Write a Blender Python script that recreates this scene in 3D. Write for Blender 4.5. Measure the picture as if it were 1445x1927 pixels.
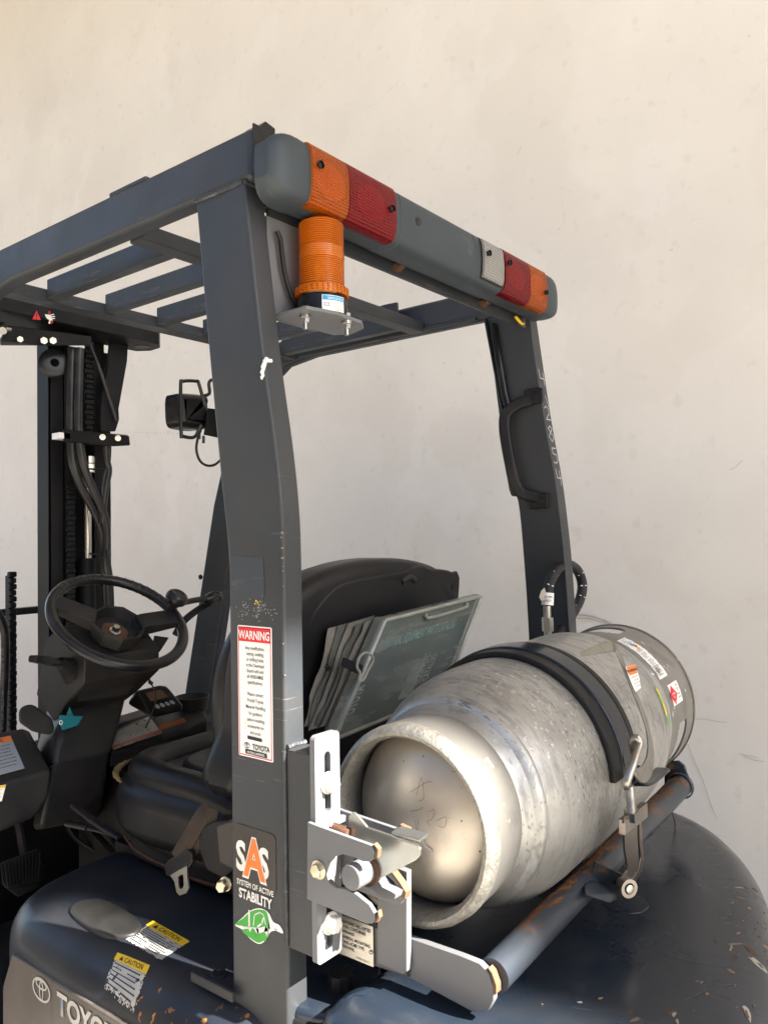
import bpy, bmesh, math, random
from mathutils import Vector, Matrix, Quaternion
R_ = math.radians
V = Vector
rnd = random.Random(7)
sc = bpy.context.scene
for o in list(bpy.data.objects): bpy.data.objects.remove(o)

# ------------------------------------------------------------ camera
YAW, PIT, ROL, F = R_(38.09), R_(1.764), R_(-.934), 1488.0
fw = V((math.cos(PIT)*math.cos(YAW), math.cos(PIT)*math.sin(YAW), math.sin(PIT)))
r0 = V((math.sin(YAW), -math.cos(YAW), 0)); u0 = r0.cross(fw)
rt = (r0*math.cos(ROL) + u0*math.sin(ROL)).normalized(); up = rt.cross(fw).normalized()
cd = bpy.data.cameras.new('camera'); cam = bpy.data.objects.new('camera', cd); sc.collection.objects.link(cam)
cam.matrix_world = Matrix(((rt.x, up.x, -fw.x, 0), (rt.y, up.y, -fw.y, 0), (rt.z, up.z, -fw.z, 0), (0, 0, 0, 1)))
cd.sensor_fit = 'HORIZONTAL'; cd.sensor_width = 36; cd.lens = 36*F/1445; cd.clip_start = .02; cd.clip_end = 500
sc.camera = cam
# ------------------------------------------------------------ daylight
EL, AZ = R_(40), R_(171.5)
w = bpy.data.worlds.new('World'); sc.world = w; w.use_nodes = True
nt = w.node_tree; bg = nt.nodes['Background']; sky = nt.nodes.new('ShaderNodeTexSky')
sky.sky_type = 'NISHITA'; sky.sun_disc = False; sky.sun_elevation = EL; sky.sun_rotation = AZ
sky.dust_density = 1.6
nt.links.new(sky.outputs[0], bg.inputs[0]); bg.inputs[1].default_value = .065
sd = V((math.sin(AZ)*math.cos(EL), math.cos(AZ)*math.cos(EL), math.sin(EL)))
sl = bpy.data.lights.new('sun', 'SUN'); sl.energy = 5; sl.angle = R_(.53); sl.color = (1, .95, .87)
so = bpy.data.objects.new('sun', sl); so.rotation_euler = sd.to_track_quat('Z', 'Y').to_euler(); sc.collection.objects.link(so)
vs = sc.view_settings; vs.view_transform = 'Standard'; vs.look = 'None'; vs.gamma = 1; vs.exposure = 2.97
sc.cycles.max_bounces = 10; sc.cycles.transparent_max_bounces = 12

GZ = -1.57   # ground level; the camera stands at eye height over it

# ------------------------------------------------------------ helpers
def at(ax, val, u, v):
    "point of the plane (axis ax = val) where the survey ray of a measured spot meets it"
    d = fw + rt*((u-722.5)/F) - up*((v-963.5)/F)
    return d*(val/d[ax])
BASE = {}; TILT = False   # TILT: the cylinder lies a little nose-down in its cradle
def fin(bm, bev=0, seg=2, ang=30):
    if bev > 0:
        bmesh.ops.remove_doubles(bm, verts=bm.verts, dist=1e-5)
        es = [e for e in bm.edges if len(e.link_faces) == 2 and e.calc_face_angle(0) > R_(ang)]
        if es: bmesh.ops.bevel(bm, geom=es, offset=bev, segments=seg, affect='EDGES', profile=.5, clamp_overlap=True)
    return bm
def prism(ax, poly, lo, hi, bev=0, seg=2):
    bm = bmesh.new(); o = [i for i in range(3) if i != ax]
    def mk(p, h):
        c = [0, 0, 0]; c[o[0]], c[o[1]] = p[0], p[1]; c[ax] = h; return bm.verts.new(c)
    if isinstance(lo, (int, float)): lo = [lo]*len(poly)
    if isinstance(hi, (int, float)): hi = [hi]*len(poly)
    A = [mk(p, l) for p, l in zip(poly, lo)]; B = [mk(p, h) for p, h in zip(poly, hi)]
    n = len(poly); bm.faces.new(A); bm.faces.new(B[::-1])
    for i in range(n): bm.faces.new((A[i], B[i], B[(i+1) % n], A[(i+1) % n]))
    bmesh.ops.recalc_face_normals(bm, faces=bm.faces)
    return fin(bm, bev, seg)
def box(a, b, bev=0, seg=2):
    return prism(2, [(a[0], a[1]), (b[0], a[1]), (b[0], b[1]), (a[0], b[1])], a[2], b[2], bev, seg)
def hull(pts, bev=0, seg=2):
    bm = bmesh.new(); [bm.verts.new(p) for p in pts]
    r = bmesh.ops.convex_hull(bm, input=bm.verts)
    bmesh.ops.delete(bm, geom=[g for g in set(r['geom_interior']+r['geom_unused']) if isinstance(g, bmesh.types.BMVert)], context='VERTS')
    bmesh.ops.dissolve_limit(bm, angle_limit=R_(4), verts=bm.verts, edges=bm.edges)
    bmesh.ops.recalc_face_normals(bm, faces=bm.faces)
    return fin(bm, bev, seg, 12)
def spline(pts, n=8, closed=False):
    P = [V(p) for p in pts]; out = []; m = len(P)
    for i in range(m if closed else m-1):
        a = P[(i-1) % m] if closed or i > 0 else P[i]*2-P[i+1]
        b = P[i]; c = P[(i+1) % m]; d = P[(i+2) % m] if closed or i+2 < m else c*2-b
        for k in range(n):
            t = k/n; out.append(.5*((2*b)+(c-a)*t+(2*a-5*b+4*c-d)*t*t+(3*b-a-3*c+d)*t**3))
    if not closed: out.append(P[-1])
    return out
def sweep(path, sec, closed=False, upv=None, caps=True, scale=None, bm=None):
    "sweep a closed section [(a,b)...] along a path; upv fixes the b axis"
    bm = bm or bmesh.new(); P = [V(p) for p in path]; n = len(P); rings = []; prev = None
    for i, p in enumerate(P):
        if closed: t = P[(i+1) % n]-P[i-1]
        else: t = P[min(i+1, n-1)]-P[max(i-1, 0)]
        t.normalize()
        if upv is not None: uu = V(upv(i) if callable(upv) else upv)
        else: uu = prev if prev is not None else (V((0, 0, 1)) if abs(t.z) < .9 else V((1, 0, 0)))
        uu = (uu-t*uu.dot(t)).normalized(); prev = uu; s = t.cross(uu)
        k = scale(i/(n-1)) if scale else 1
        rings.append([bm.verts.new(p+s*a*k+uu*b*k) for a, b in sec])
    m = len(sec)
    for i in range(n if closed else n-1):
        A, B = rings[i], rings[(i+1) % n]
        for j in range(m): bm.faces.new((A[j], A[(j+1) % m], B[(j+1) % m], B[j]))
    if caps and not closed: bm.faces.new(rings[0][::-1]); bm.faces.new(rings[-1])
    bmesh.ops.recalc_face_normals(bm, faces=bm.faces)
    return bm
def circ(r, n=12, r2=None): return [(r*math.cos(2*math.pi*i/n), (r2 or r)*math.sin(2*math.pi*i/n)) for i in range(n)]
def rrect(w, h, r, n=3):
    out = []
    for cx, cy, a0 in ((w/2-r, h/2-r, 0), (-w/2+r, h/2-r, 90), (-w/2+r, -h/2+r, 180), (w/2-r, -h/2+r, 270)):
        for k in range(n+1): a = R_(a0+90*k/n); out.append((cx+r*math.cos(a), cy+r*math.sin(a)))
    return out
def tube(pts, r, n=10, smooth=0, closed=False, scale=None, bm=None):
    return sweep(spline(pts, smooth, closed) if smooth else pts, circ(r, n), closed, scale=scale, bm=bm)
def lathe(prof, o, axis, n=32, bm=None, a0=0, a1=360):
    "prof [(t along axis, radius)]"
    bm = bm or bmesh.new(); ax = V(axis).normalized(); s = ax.orthogonal().normalized(); q = ax.cross(s); o = V(o); full = abs(a1-a0) >= 360
    rings = []
    for t, r in prof:
        if r < 1e-6: rings.append([bm.verts.new(o+ax*t)]); continue
        rings.append([bm.verts.new(o+ax*t+(s*math.cos(R_(a0+(a1-a0)*i/n))+q*math.sin(R_(a0+(a1-a0)*i/n)))*r) for i in range(n if full else n+1)])
    for A, B in zip(rings, rings[1:]):
        for i in range(n):
            j = (i+1) % n if full else i+1
            if len(A) == 1 and len(B) == 1: continue
            if len(A) == 1: bm.faces.new((A[0], B[i], B[j]))
            elif len(B) == 1: bm.faces.new((A[i], B[0], A[j]))
            else: bm.faces.new((A[i], B[i], B[j], A[j]))
    bmesh.ops.recalc_face_normals(bm, faces=bm.faces)
    return bm
def cyl(a, b, r, n=20, bev=0, r2=None):
    a, b = V(a), V(b); L = (b-a).length; r2 = r if r2 is None else r2
    if bev: return lathe([(0, 0), (0, r-bev), (bev*.3, r-bev*.3), (bev, r), (L-bev, r2), (L-bev*.3, r2-bev*.3), (L, r2-bev), (L, 0)], a, b-a, n)
    return lathe([(0, 0), (0, r), (L, r2), (L, 0)], a, b-a, n)
def join(*bms):
    out = bmesh.new()
    for b in bms:
        me = bpy.data.meshes.new('t'); b.to_mesh(me); b.free(); out.from_mesh(me); bpy.data.meshes.remove(me)
    return out
def obj(name, bm, m, parent=None, smooth=True, ang=38, **kw):
    me = bpy.data.meshes.new(name)
    if TILT:
        for v in bm.verts: v.co.z += (v.co.x-1.12)*.058
    c = V((0, 0, 0))
    if len(bm.verts):
        lo = V([min(v.co[i] for v in bm.verts) for i in range(3)]); hi = V([max(v.co[i] for v in bm.verts) for i in range(3)])
        c = (lo+hi)/2
        if parent is None: c.z = lo.z
    if smooth:
        for f in bm.faces: f.smooth = True
        for e in bm.edges: e.smooth = not (len(e.link_faces) == 2 and e.calc_face_angle(0) > R_(ang))
    for v in bm.verts: v.co -= c
    bm.to_mesh(me); bm.free()
    if smooth and len(me.polygons) < 30000:
        o_mod = True
    else: o_mod = False
    for mm in (m if isinstance(m, (list, tuple)) else [m]): me.materials.append(mm)
    o = bpy.data.objects.new(name, me); sc.collection.objects.link(o); BASE[o.name] = c
    if o_mod: md = o.modifiers.new('normals', 'WEIGHTED_NORMAL'); md.keep_sharp = True; md.weight = 80
    if parent is not None: o.parent = parent; o.location = c-BASE[parent.name]
    else: o.location = c
    for k, v in kw.items(): o[k] = v
    return o
def thing(name, label, cat, loc, group=None):
    o = bpy.data.objects.new(name, None); sc.collection.objects.link(o); o.location = loc; BASE[o.name] = V(loc)
    o.empty_display_size = .05; o['label'] = label; o['category'] = cat
    if group: o['group'] = group
    return o
def again(o, d, parent=None):
    "copy a part and its sub-parts, moved by d"
    c = o.copy(); sc.collection.objects.link(c); p = parent or o.parent
    b = BASE[o.name]+V(d); BASE[c.name] = b; c.parent = p; c.location = b-BASE[p.name]
    for ch in [k for k in sc.collection.objects if k.parent == o]:
        e = ch.copy(); sc.collection.objects.link(e); e.parent = c; BASE[e.name] = BASE[ch.name]+V(d)
    return c

def rslab(poly, ax, lo, hi, r, rb=0, n=5, shear=None, crown=0, smooth=6):
    "rounded slab: outline in the plane across ax, from lo to hi, edge radius r at hi (and rb at lo)"
    P = [V((p[0], p[1], 0)) for p in poly]
    if smooth: P = spline(P, smooth, True)
    m = len(P); area = sum(P[i].x*P[(i+1) % m].y-P[(i+1) % m].x*P[i].y for i in range(m)); sg = 1 if area > 0 else -1
    nr = []
    for i in range(m):
        t = (P[(i+1) % m]-P[i-1]).normalized(); nr.append(V((t.y, -t.x, 0))*sg)
    d = 1 if hi > lo else -1; prof = []
    if rb: prof += [(rb*(1-math.sin(R_(90*k/n))), lo+d*rb*(1-math.cos(R_(90*k/n)))) for k in range(n+1)]
    else: prof.append((0, lo))
    prof += [(r*(1-math.cos(R_(90*k/n))), hi-d*r*(1-math.sin(R_(90*k/n)))) for k in range(n+1)]
    o = [i for i in range(3) if i != ax]; bm = bmesh.new(); rings = []
    def mk(x, y, h):
        c = [0, 0, 0]; c[o[0]], c[o[1]], c[ax] = x, y, h; c = V(c); return bm.verts.new(shear(c) if shear else c)
    for ins, h in prof: rings.append([mk(p.x-q.x*ins, p.y-q.y*ins, h) for p, q in zip(P, nr)])
    for A, B in zip(rings, rings[1:]):
        for i in range(m): bm.faces.new((A[i], A[(i+1) % m], B[(i+1) % m], B[i]))
    top = rings[-1]; cx = sum((p.x for p in P))/m; cy = sum((p.y for p in P))/m
    last = top; h = prof[-1][1]; ins = prof[-1][0]
    if crown:
        for k in range(1, 7):
            s = 1-k/6.5; new = [mk(cx+(p.x-q.x*ins-cx)*s, cy+(p.y-q.y*ins-cy)*s, h+d*crown*(1-s*s)) for p, q in zip(P, nr)]
            for i in range(m): bm.faces.new((last[i], last[(i+1) % m], new[(i+1) % m], new[i]))
            last = new
    bm.faces.new(last); bm.faces.new(rings[0]); bmesh.ops.recalc_face_normals(bm, faces=bm.faces)
    return bm
# ------------------------------------------------------------ materials
def L3(c): return (c[0], c[1], c[2], 1)
def M(name, col, rough=.5, metal=0, var=0, vs=8, bump=0, bs=400, coat=0, layers=(), rvar=0, spec=.4, vstr=(1, 1, 1), bstr=(1, 1, 1), ior=1.45, trans=0, alpha=1, sheen=0, bdist=.0004):
    m = bpy.data.materials.new(name); m.use_nodes = True; t = m.node_tree; N = t.nodes; K = t.links
    b = N['Principled BSDF']; b.inputs['Roughness'].default_value = rough; b.inputs['Metallic'].default_value = metal
    b.inputs['Specular IOR Level'].default_value = spec; b.inputs['IOR'].default_value = ior
    b.inputs['Coat Weight'].default_value = coat; b.inputs['Coat Roughness'].default_value = .12
    b.inputs['Transmission Weight'].default_value = trans; b.inputs['Alpha'].default_value = alpha
    b.inputs['Base Color'].default_value = L3(col)
    tc = N.new('ShaderNodeTexCoord')
    def noise(scale, st=(1, 1, 1), det=4, rot=(0, 0, 0), dist=0, off=0):
        mp = N.new('ShaderNodeMapping'); mp.inputs['Scale'].default_value = st; mp.inputs['Rotation'].default_value = rot; mp.inputs['Location'].default_value = (off, off*.7, off*1.3)
        K.new(tc.outputs['Object'], mp.inputs[0])
        n = N.new('ShaderNodeTexNoise'); n.inputs['Scale'].default_value = scale; n.inputs['Detail'].default_value = det; n.inputs['Distortion'].default_value = dist
        K.new(mp.outputs[0], n.inputs['Vector']); return n.outputs['Fac']
    def ramp(fac, lo, hi, a=0, c=1):
        r = N.new('ShaderNodeMapRange'); r.inputs[1].default_value = lo; r.inputs[2].default_value = hi; r.inputs[3].default_value = a; r.inputs[4].default_value = c
        K.new(fac, r.inputs[0]); return r.outputs[0]
    def mul(a, c):
        r = N.new('ShaderNodeMath'); r.operation = 'MULTIPLY'
        K.new(a, r.inputs[0]); K.new(c, r.inputs[1]) if not isinstance(c, (int, float)) else setattr(r.inputs[1], 'default_value', c); return r.outputs[0]
    def mix(f, a, c):
        r = N.new('ShaderNodeMix'); r.data_type = 'RGBA'; K.new(f, r.inputs[0])
        for i, x in ((6, a), (7, c)):
            if isinstance(x, tuple): r.inputs[i].default_value = L3(x)
            else: K.new(x, r.inputs[i])
        return r.outputs[2]
    def mixf(f, a, c):
        r = N.new('ShaderNodeMix'); K.new(f, r.inputs[0])
        for i, x in ((2, a), (3, c)):
            if isinstance(x, (int, float)): r.inputs[i].default_value = x
            else: K.new(x, r.inputs[i])
        return r.outputs[0]
    c = tuple(col); rr = rough; mm = metal
    if var:
        n = noise(vs, vstr, 6)
        c = mix(ramp(n, .3, .7), tuple(x*(1-var) for x in col), tuple(min(1, x*(1+var)) for x in col))
    if rvar: rr = ramp(noise(vs*2.3, vstr, 5, off=3), .3, .7, max(.03, rough-rvar), min(1, rough+rvar))
    for l in layers:
        f = ramp(noise(l.get('s', 20), l.get('st', (1, 1, 1)), l.get('d', 5), l.get('rot', (0, 0, 0)), l.get('dist', 0), l.get('off', 0)), l['lo'], l['hi'], 0, l.get('a', 1))
        if 'ms' in l: f = mul(f, ramp(noise(l['ms'], det=3, off=l.get('moff', 5)), l.get('mlo', .5), l.get('mhi', .6)))
        if 'ax' in l:   # limit to a band of object space: (axis, from, to)
            s = N.new('ShaderNodeSeparateXYZ'); K.new(tc.outputs['Object'], s.inputs[0])
            for ax, lo, hi in l['ax']: f = mul(f, ramp(s.outputs[ax], lo, hi))
        c = mix(f, c, tuple(l['c']))
        if 'r' in l: rr = mixf(f, rr, l['r'])
        if 'm' in l: mm = mixf(f, mm, l['m'])
    if not isinstance(c, tuple): K.new(c, b.inputs['Base Color'])
    if not isinstance(rr, (int, float)): K.new(rr, b.inputs['Roughness'])
    if not isinstance(mm, (int, float)): K.new(mm, b.inputs['Metallic'])
    if bump:
        bp = N.new('ShaderNodeBump'); bp.inputs['Strength'].default_value = bump; bp.inputs['Distance'].default_value = bdist
        K.new(noise(bs, bstr, 4, off=1), bp.inputs['Height']); K.new(bp.outputs[0], b.inputs['Normal'])
        if coat: K.new(bp.outputs[0], b.inputs['Coat Normal'])
    return m
RUST = (.28, .09, .02)
GUARD = M('guard paint', (.028, .032, .037), .46, spec=.42, var=.16, vs=6, bump=.6, bs=190, coat=.04, rvar=.08, layers=[
    dict(s=9, st=(1, 1, 26), lo=.66, hi=.69, c=(.13, .13, .13), a=.6, rot=(.3, .05, 1.1), ms=3),
    dict(s=2.2, st=(1, 1, .25), lo=.5, hi=.72, c=(.060, .056, .050), a=.45, r=.55, off=14),
    dict(s=7, lo=.5, hi=.75, c=(.048, .045, .041), a=.5, r=.5, off=9),
    dict(s=60, lo=.74, hi=.78, c=(.26, .15, .06), ms=5, mlo=.5, mhi=.62, off=2)])
BAR = M('bar plastic', (.034, .043, .050), .5, var=.08, bump=.3, bs=900, layers=[dict(s=12, st=(1, 8, 1), lo=.66, hi=.72, c=(.13, .13, .125), a=.4)])
NAVY = M('counterweight paint', (.013, .019, .029), .26, var=.2, vs=3, bump=.3, bs=14, bdist=.0012, coat=.08, rvar=.07, layers=[
    dict(s=16, lo=.45, hi=.8, c=(.034, .036, .040), a=.6, r=.5),
    dict(s=34, st=(1, 2.2, 1), lo=.70, hi=.71, c=(.40, .32, .24), r=.7, ms=2.6, mlo=.52, mhi=.56, off=7, dist=.6, ax=[(1, -.02, -.12)]),
    dict(s=34, st=(1, 2.2, 1), lo=.725, hi=.735, c=(.20, .09, .035), r=.8, ms=2.6, mlo=.52, mhi=.56, off=7, dist=.6, ax=[(1, -.02, -.12)]),
    dict(s=14, st=(1, 22, 1), lo=.70, hi=.72, c=(.06, .06, .065), a=.4, rot=(0, 0, .7), off=4, ms=3)])
HOODP = M('hood paint', (.017, .020, .027), .40, spec=.28, var=.2, vs=5, bump=.2, bs=30, bdist=.0008, coat=.05, rvar=.08, layers=[
    dict(s=10, lo=.45, hi=.75, c=(.036, .034, .032), a=.6, r=.5),
    dict(s=70, lo=.63, hi=.66, c=(.36, .16, .03), r=.8, ms=7, mlo=.5, mhi=.6, off=3, ax=[(1, 0, -.15)])])
PLASTIC = M('black plastic', (.011, .011, .012), .5, spec=.3, var=.25, vs=9, bump=.3, bs=1200, layers=[dict(s=6, lo=.45, hi=.75, c=(.030, .026, .021), a=.6, r=.6), dict(s=10, st=(1, 14, 1), rot=(.5, .2, .4), lo=.68, hi=.72, c=(.07, .068, .062), a=.3)])
GLOSSBLK = M('gloss black', (.009, .009, .010), .28, spec=.35, bump=.1, bs=200, layers=[dict(s=20, lo=.5, hi=.7, c=(.035, .032, .028), a=.5, r=.4)])
MAST = M('mast black', (.007, .007, .008), .5, spec=.22, var=.3, bump=.2, bs=100, layers=[dict(s=12, lo=.5, hi=.75, c=(.018, .017, .016), a=.6, r=.6)])
RUBBER = M('rubber', (.012, .012, .013), .48, spec=.3, var=.2, bump=.15, bs=300)
VINYL = M('seat vinyl', (.010, .010, .011), .40, spec=.3, var=.2, vs=7, bump=.45, bs=700, rvar=.06, layers=[dict(s=5, lo=.5, hi=.78, c=(.026, .023, .018), a=.5, r=.55)])
ALU = M('aluminium', (.40, .395, .375), .45, .68, var=.14, vs=7, bump=.6, bs=90, bdist=.0005, rvar=.09, layers=[
    dict(s=9, lo=.48, hi=.70, c=(.22, .215, .205), a=.7, r=.52, d=10),
    dict(s=13, st=(6, 1, 1), lo=.54, hi=.70, c=(.15, .148, .145), a=.5, r=.55, d=9, off=41),
    dict(s=60, st=(2.5, 1, 1), lo=.52, hi=.66, c=(.17, .165, .16), a=.6, r=.55, d=10, ms=5, mlo=.40, mhi=.62),
    dict(s=110, st=(3.5, .35, 1), rot=(.2, .3, .15), lo=.60, hi=.64, c=(.09, .09, .09), a=.7, r=.6, d=6, off=8, ms=7, mlo=.42, mhi=.6),
    dict(s=150, st=(1, .07, 1), rot=(.9, .3, .5), lo=.66, hi=.69, c=(.62, .62, .60), a=.6, r=.3, off=3, d=2, ms=6, mlo=.4, mhi=.6),
    dict(s=170, st=(.07, 1, 1), rot=(.4, .9, .2), lo=.66, hi=.69, c=(.07, .07, .07), a=.6, r=.5, off=5, d=2, ms=8, mlo=.4, mhi=.6),
    dict(s=150, st=(1, 1, .07), rot=(.9, .2, .5), lo=.66, hi=.69, c=(.66, .66, .65), a=.6, r=.25, off=11, d=2, ms=6, mlo=.4, mhi=.6),
    dict(s=12, lo=.70, hi=.74, c=(.26, .18, .085), a=.6, r=.7, m=.2, off=13)])
ALUD = M('aluminium dome', (.52, .475, .41), .42, .75, var=.14, vs=9, bump=.25, bs=40, rvar=.08, layers=[
    dict(s=11, lo=.52, hi=.75, c=(.24, .21, .18), a=.7, r=.5, d=8), dict(s=120, lo=.70, hi=.74, c=(.07, .06, .05), r=.7, m=.3),
    dict(s=30, st=(1, .1, 1), rot=(.9, .1, .5), lo=.68, hi=.69, c=(.08, .08, .08), a=.5, off=5)])
RIM = M('ring aluminium', (.33, .315, .28), .5, .7, var=.2, vs=160, bump=1, bs=260, bdist=.0012, layers=[dict(s=300, lo=.46, hi=.66, c=(.24, .225, .19), a=.45, r=.65, d=6), dict(s=30, lo=.5, hi=.75, c=(.14, .13, .115), a=.5)])
COLLAR = M('collar aluminium', (.255, .245, .225), .5, .6, var=.15, vs=8, bump=.4, bs=120, layers=[
    dict(s=14, lo=.52, hi=.75, c=(.11, .10, .09), a=.7, r=.6, d=7), dict(s=60, st=(1, .2, 1), rot=(.5, .2, 1), lo=.66, hi=.7, c=(.7, .69, .66), a=.6), dict(s=9, lo=.68, hi=.74, c=(.25, .12, .045), a=.7, m=0, off=4)])
STEEL = M('steel', (.36, .345, .315), .38, 1, var=.15, vs=30, bump=.4, bs=300, layers=[dict(s=40, lo=.55, hi=.75, c=(.22, .17, .12), a=.7, r=.6)])
ZINC = M('zinc plate', (.42, .42, .39), .36, .95, var=.2, vs=20, bump=.4, bs=120, layers=[dict(s=14, lo=.45, hi=.7, c=(.30, .33, .34), a=.7), dict(s=18, lo=.55, hi=.75, c=(.55, .46, .28), a=.6, off=4)])
YZINC = M('yellow zinc', (.62, .54, .36), .35, .95, var=.2, vs=60, layers=[dict(s=60, lo=.5, hi=.7, c=(.75, .74, .70), a=.8)])
WBOLT = M('bolt paint', (.62, .60, .55), .5, .1, var=.08, vs=60, bump=.3, bs=300)
LATCHP = M('lock plate paint', (.13, .132, .138), .45, var=.08, bump=.2, bs=260, coat=.1, layers=[dict(s=30, lo=.72, hi=.76, c=(.5, .33, .15), ms=9)])
CHROME = M('bright steel', (.42, .42, .40), .26, 1, bump=.2, bs=80)
RUSTY = M('rusty steel', (.085, .042, .024), .75, .2, var=.4, vs=40, bump=.6, bs=300)
WHITEP = M('white vinyl print', (.78, .77, .73), .38, var=.05, vs=15, layers=[dict(s=30, lo=.66, hi=.72, c=(.45, .42, .38), a=.4)])
CLOTH = M('belt webbing', (.045, .033, .024), .85, var=.25, vs=30, bump=.8, bs=900)
def flat(name, col, rough=.45): return M(name, col, rough, var=.06, vs=30)
INKB = flat('black ink', (.02, .02, .02)); INKR = flat('red ink', (.62, .02, .03)); INKW = flat('white ink', (.66, .65, .61)); INKO = flat('orange ink', (.80, .17, .03))
INKY = flat('yellow ink', (.75, .48, .02)); INKG = flat('green ink', (.05, .33, .04)); INKBL = flat('blue ink', (.03, .28, .52)); INKGR = flat('grey ink', (.26, .28, .30))
DECK = M('brown decal', (.045, .038, .032), .3, coat=.2, var=.1)
WEAR = M('worn white print', (.42, .40, .36), .5, var=.15, vs=40, layers=[dict(s=80, lo=.62, hi=.66, c=(.06, .06, .06)), dict(s=12, lo=.6, hi=.7, c=(.3, .27, .22), a=.5)])
CHALK = flat('chalk white', (.42, .42, .41), .9)
TAG = M('brushed tag', (.55, .52, .46), .36, .8, var=.08, vs=40)
def lens_mat(name, col, wave=300, ax='X', tr=.55):
    "ribbed coloured lens: tinted see-through + tinted scatter, under a clear gloss"
    m = bpy.data.materials.new(name); m.use_nodes = True; t = m.node_tree; N = t.nodes; K = t.links; b = N['Principled BSDF']; out = N['Material Output']
    b.inputs['Base Color'].default_value = L3(col); b.inputs['Roughness'].default_value = .2; b.inputs['Subsurface Weight'].default_value = 0
    b.inputs['Coat Weight'].default_value = .6; b.inputs['Coat Roughness'].default_value = .06
    tb = N.new('ShaderNodeBsdfTransparent'); tb.inputs[0].default_value = L3([min(1, x**.5) for x in col])
    mx = N.new('ShaderNodeMixShader'); K.new(tb.outputs[0], mx.inputs[1]); K.new(b.outputs[0], mx.inputs[2])
    tc = N.new('ShaderNodeTexCoord'); hs = []
    for a in ax:
        wv = N.new('ShaderNodeTexWave'); wv.bands_direction = a; wv.inputs['Scale'].default_value = math.pi/10/wave; K.new(tc.outputs['Object'], wv.inputs['Vector']); hs.append(wv.outputs['Fac'])
    h = hs[0]
    if len(hs) > 1:
        a = N.new('ShaderNodeMath'); a.operation = 'ADD'; K.new(hs[0], a.inputs[0]); K.new(hs[1], a.inputs[1]); h = a.outputs[0]
    bp = N.new('ShaderNodeBump'); bp.inputs['Strength'].default_value = .9; bp.inputs['Distance'].default_value = .0012
    K.new(h, bp.inputs['Height']); K.new(bp.outputs[0], b.inputs['Normal'])
    mr = N.new('ShaderNodeMapRange'); mr.inputs[1].default_value = 0; mr.inputs[2].default_value = len(hs); mr.inputs[3].default_value = 1-tr-.15; mr.inputs[4].default_value = min(1, 1-tr+.25)
    K.new(h, mr.inputs[0]); K.new(mr.outputs[0], mx.inputs[0]); K.new(mx.outputs[0], out.inputs[0])
    return m
AMBER = lens_mat('amber lens', (.60, .16, .006), .0042, 'XZ', .74); RED = lens_mat('red lens', (.36, .004, .010), .0042, 'XZ', .74); CLEAR = lens_mat('clear lens', (.42, .41, .38), .0045, 'XZ', .5)
BEAC = lens_mat('beacon lens', (.66, .165, .004), .0036, 'Z', .42)
REFL = M('lamp reflector', (.92, .91, .88), .3, .2)

# ------------------------------------------------------------ print on surfaces
def planar(o, U, W):
    o, U, W = V(o), V(U).normalized(), V(W).normalized(); n = W.cross(U)
    return lambda x, y, h=0: o+U*x+W*y+n*h
def sheet(fn, outline, h=.0006, seg=0):
    "thin printed sheet; outline in sheet coordinates"
    bm = bmesh.new(); A = [bm.verts.new(fn(x, y, 0)) for x, y in outline]; B = [bm.verts.new(fn(x, y, h)) for x, y in outline]
    bm.faces.new(A); bm.faces.new(B[::-1]); n = len(A)
    for i in range(n): bm.faces.new((A[i], B[i], B[(i+1) % n], A[(i+1) % n]))
    bmesh.ops.recalc_face_normals(bm, faces=bm.faces); return bm
def grid(fn, x0, x1, y0, y1, h, nx=8, ny=8, cut=None):
    bm = bmesh.new(); G = [[bm.verts.new(fn(x0+(x1-x0)*i/nx, y0+(y1-y0)*j/ny, h)) for i in range(nx+1)] for j in range(ny+1)]
    for j in range(ny):
        for i in range(nx):
            if cut is None or not cut(i/nx, j/ny): bm.faces.new((G[j][i], G[j][i+1], G[j+1][i+1], G[j+1][i]))
    return bm
def rr(x0, y0, x1, y1, r, n=4): return [(a+(x0+x1)/2, b+(y0+y1)/2) for a, b in rrect(abs(x1-x0), abs(y1-y0), r, n)]
def glyphs(lines, fn, h=.0010, ydown=True, upm=None):
    "lines: (text, x, y baseline, size, width scale, align, bold)"
    bm = upm or bmesh.new(); dg = bpy.context.evaluated_depsgraph_get
    for ln in lines:
        tx, x, y, s = ln[:4]; wsc = ln[4] if len(ln) > 4 else 1; al = ln[5] if len(ln) > 5 else 'LEFT'; bold = ln[6] if len(ln) > 6 else 0; sk = ln[7] if len(ln) > 7 else 0
        cu = bpy.data.curves.new('t', 'FONT'); cu.body = tx; cu.size = 1; cu.align_x = al; cu.offset = bold; cu.resolution_u = 3; cu.shear = sk
        to = bpy.data.objects.new('t', cu); sc.collection.objects.link(to)
        me = bpy.data.meshes.new_from_object(to.evaluated_get(dg()))
        for v in me.vertices:
            a, b = v.co.x*s*wsc, v.co.y*s; v.co = fn(x+a, y-b if ydown else y+b, h)
        bm.from_mesh(me); bpy.data.objects.remove(to); bpy.data.curves.remove(cu); bpy.data.meshes.remove(me)
    return bm
def polyl(fn, pts, wd, h=.001, bm=None):
    "pen stroke"
    bm = bm or bmesh.new()
    for (x0, y0), (x1, y1) in zip(pts, pts[1:]):
        d = V((x1-x0, y1-y0)); n = V((-d.y, d.x)).normalized()*wd/2; e = d.normalized()*wd*.3
        vs = [bm.verts.new(fn(x0-e.x+n.x, y0-e.y+n.y, h)), bm.verts.new(fn(x1+e.x+n.x, y1+e.y+n.y, h)), bm.verts.new(fn(x1+e.x-n.x, y1+e.y-n.y, h)), bm.verts.new(fn(x0-e.x-n.x, y0-e.y-n.y, h))]
        bm.faces.new(vs)
    return bm
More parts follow.
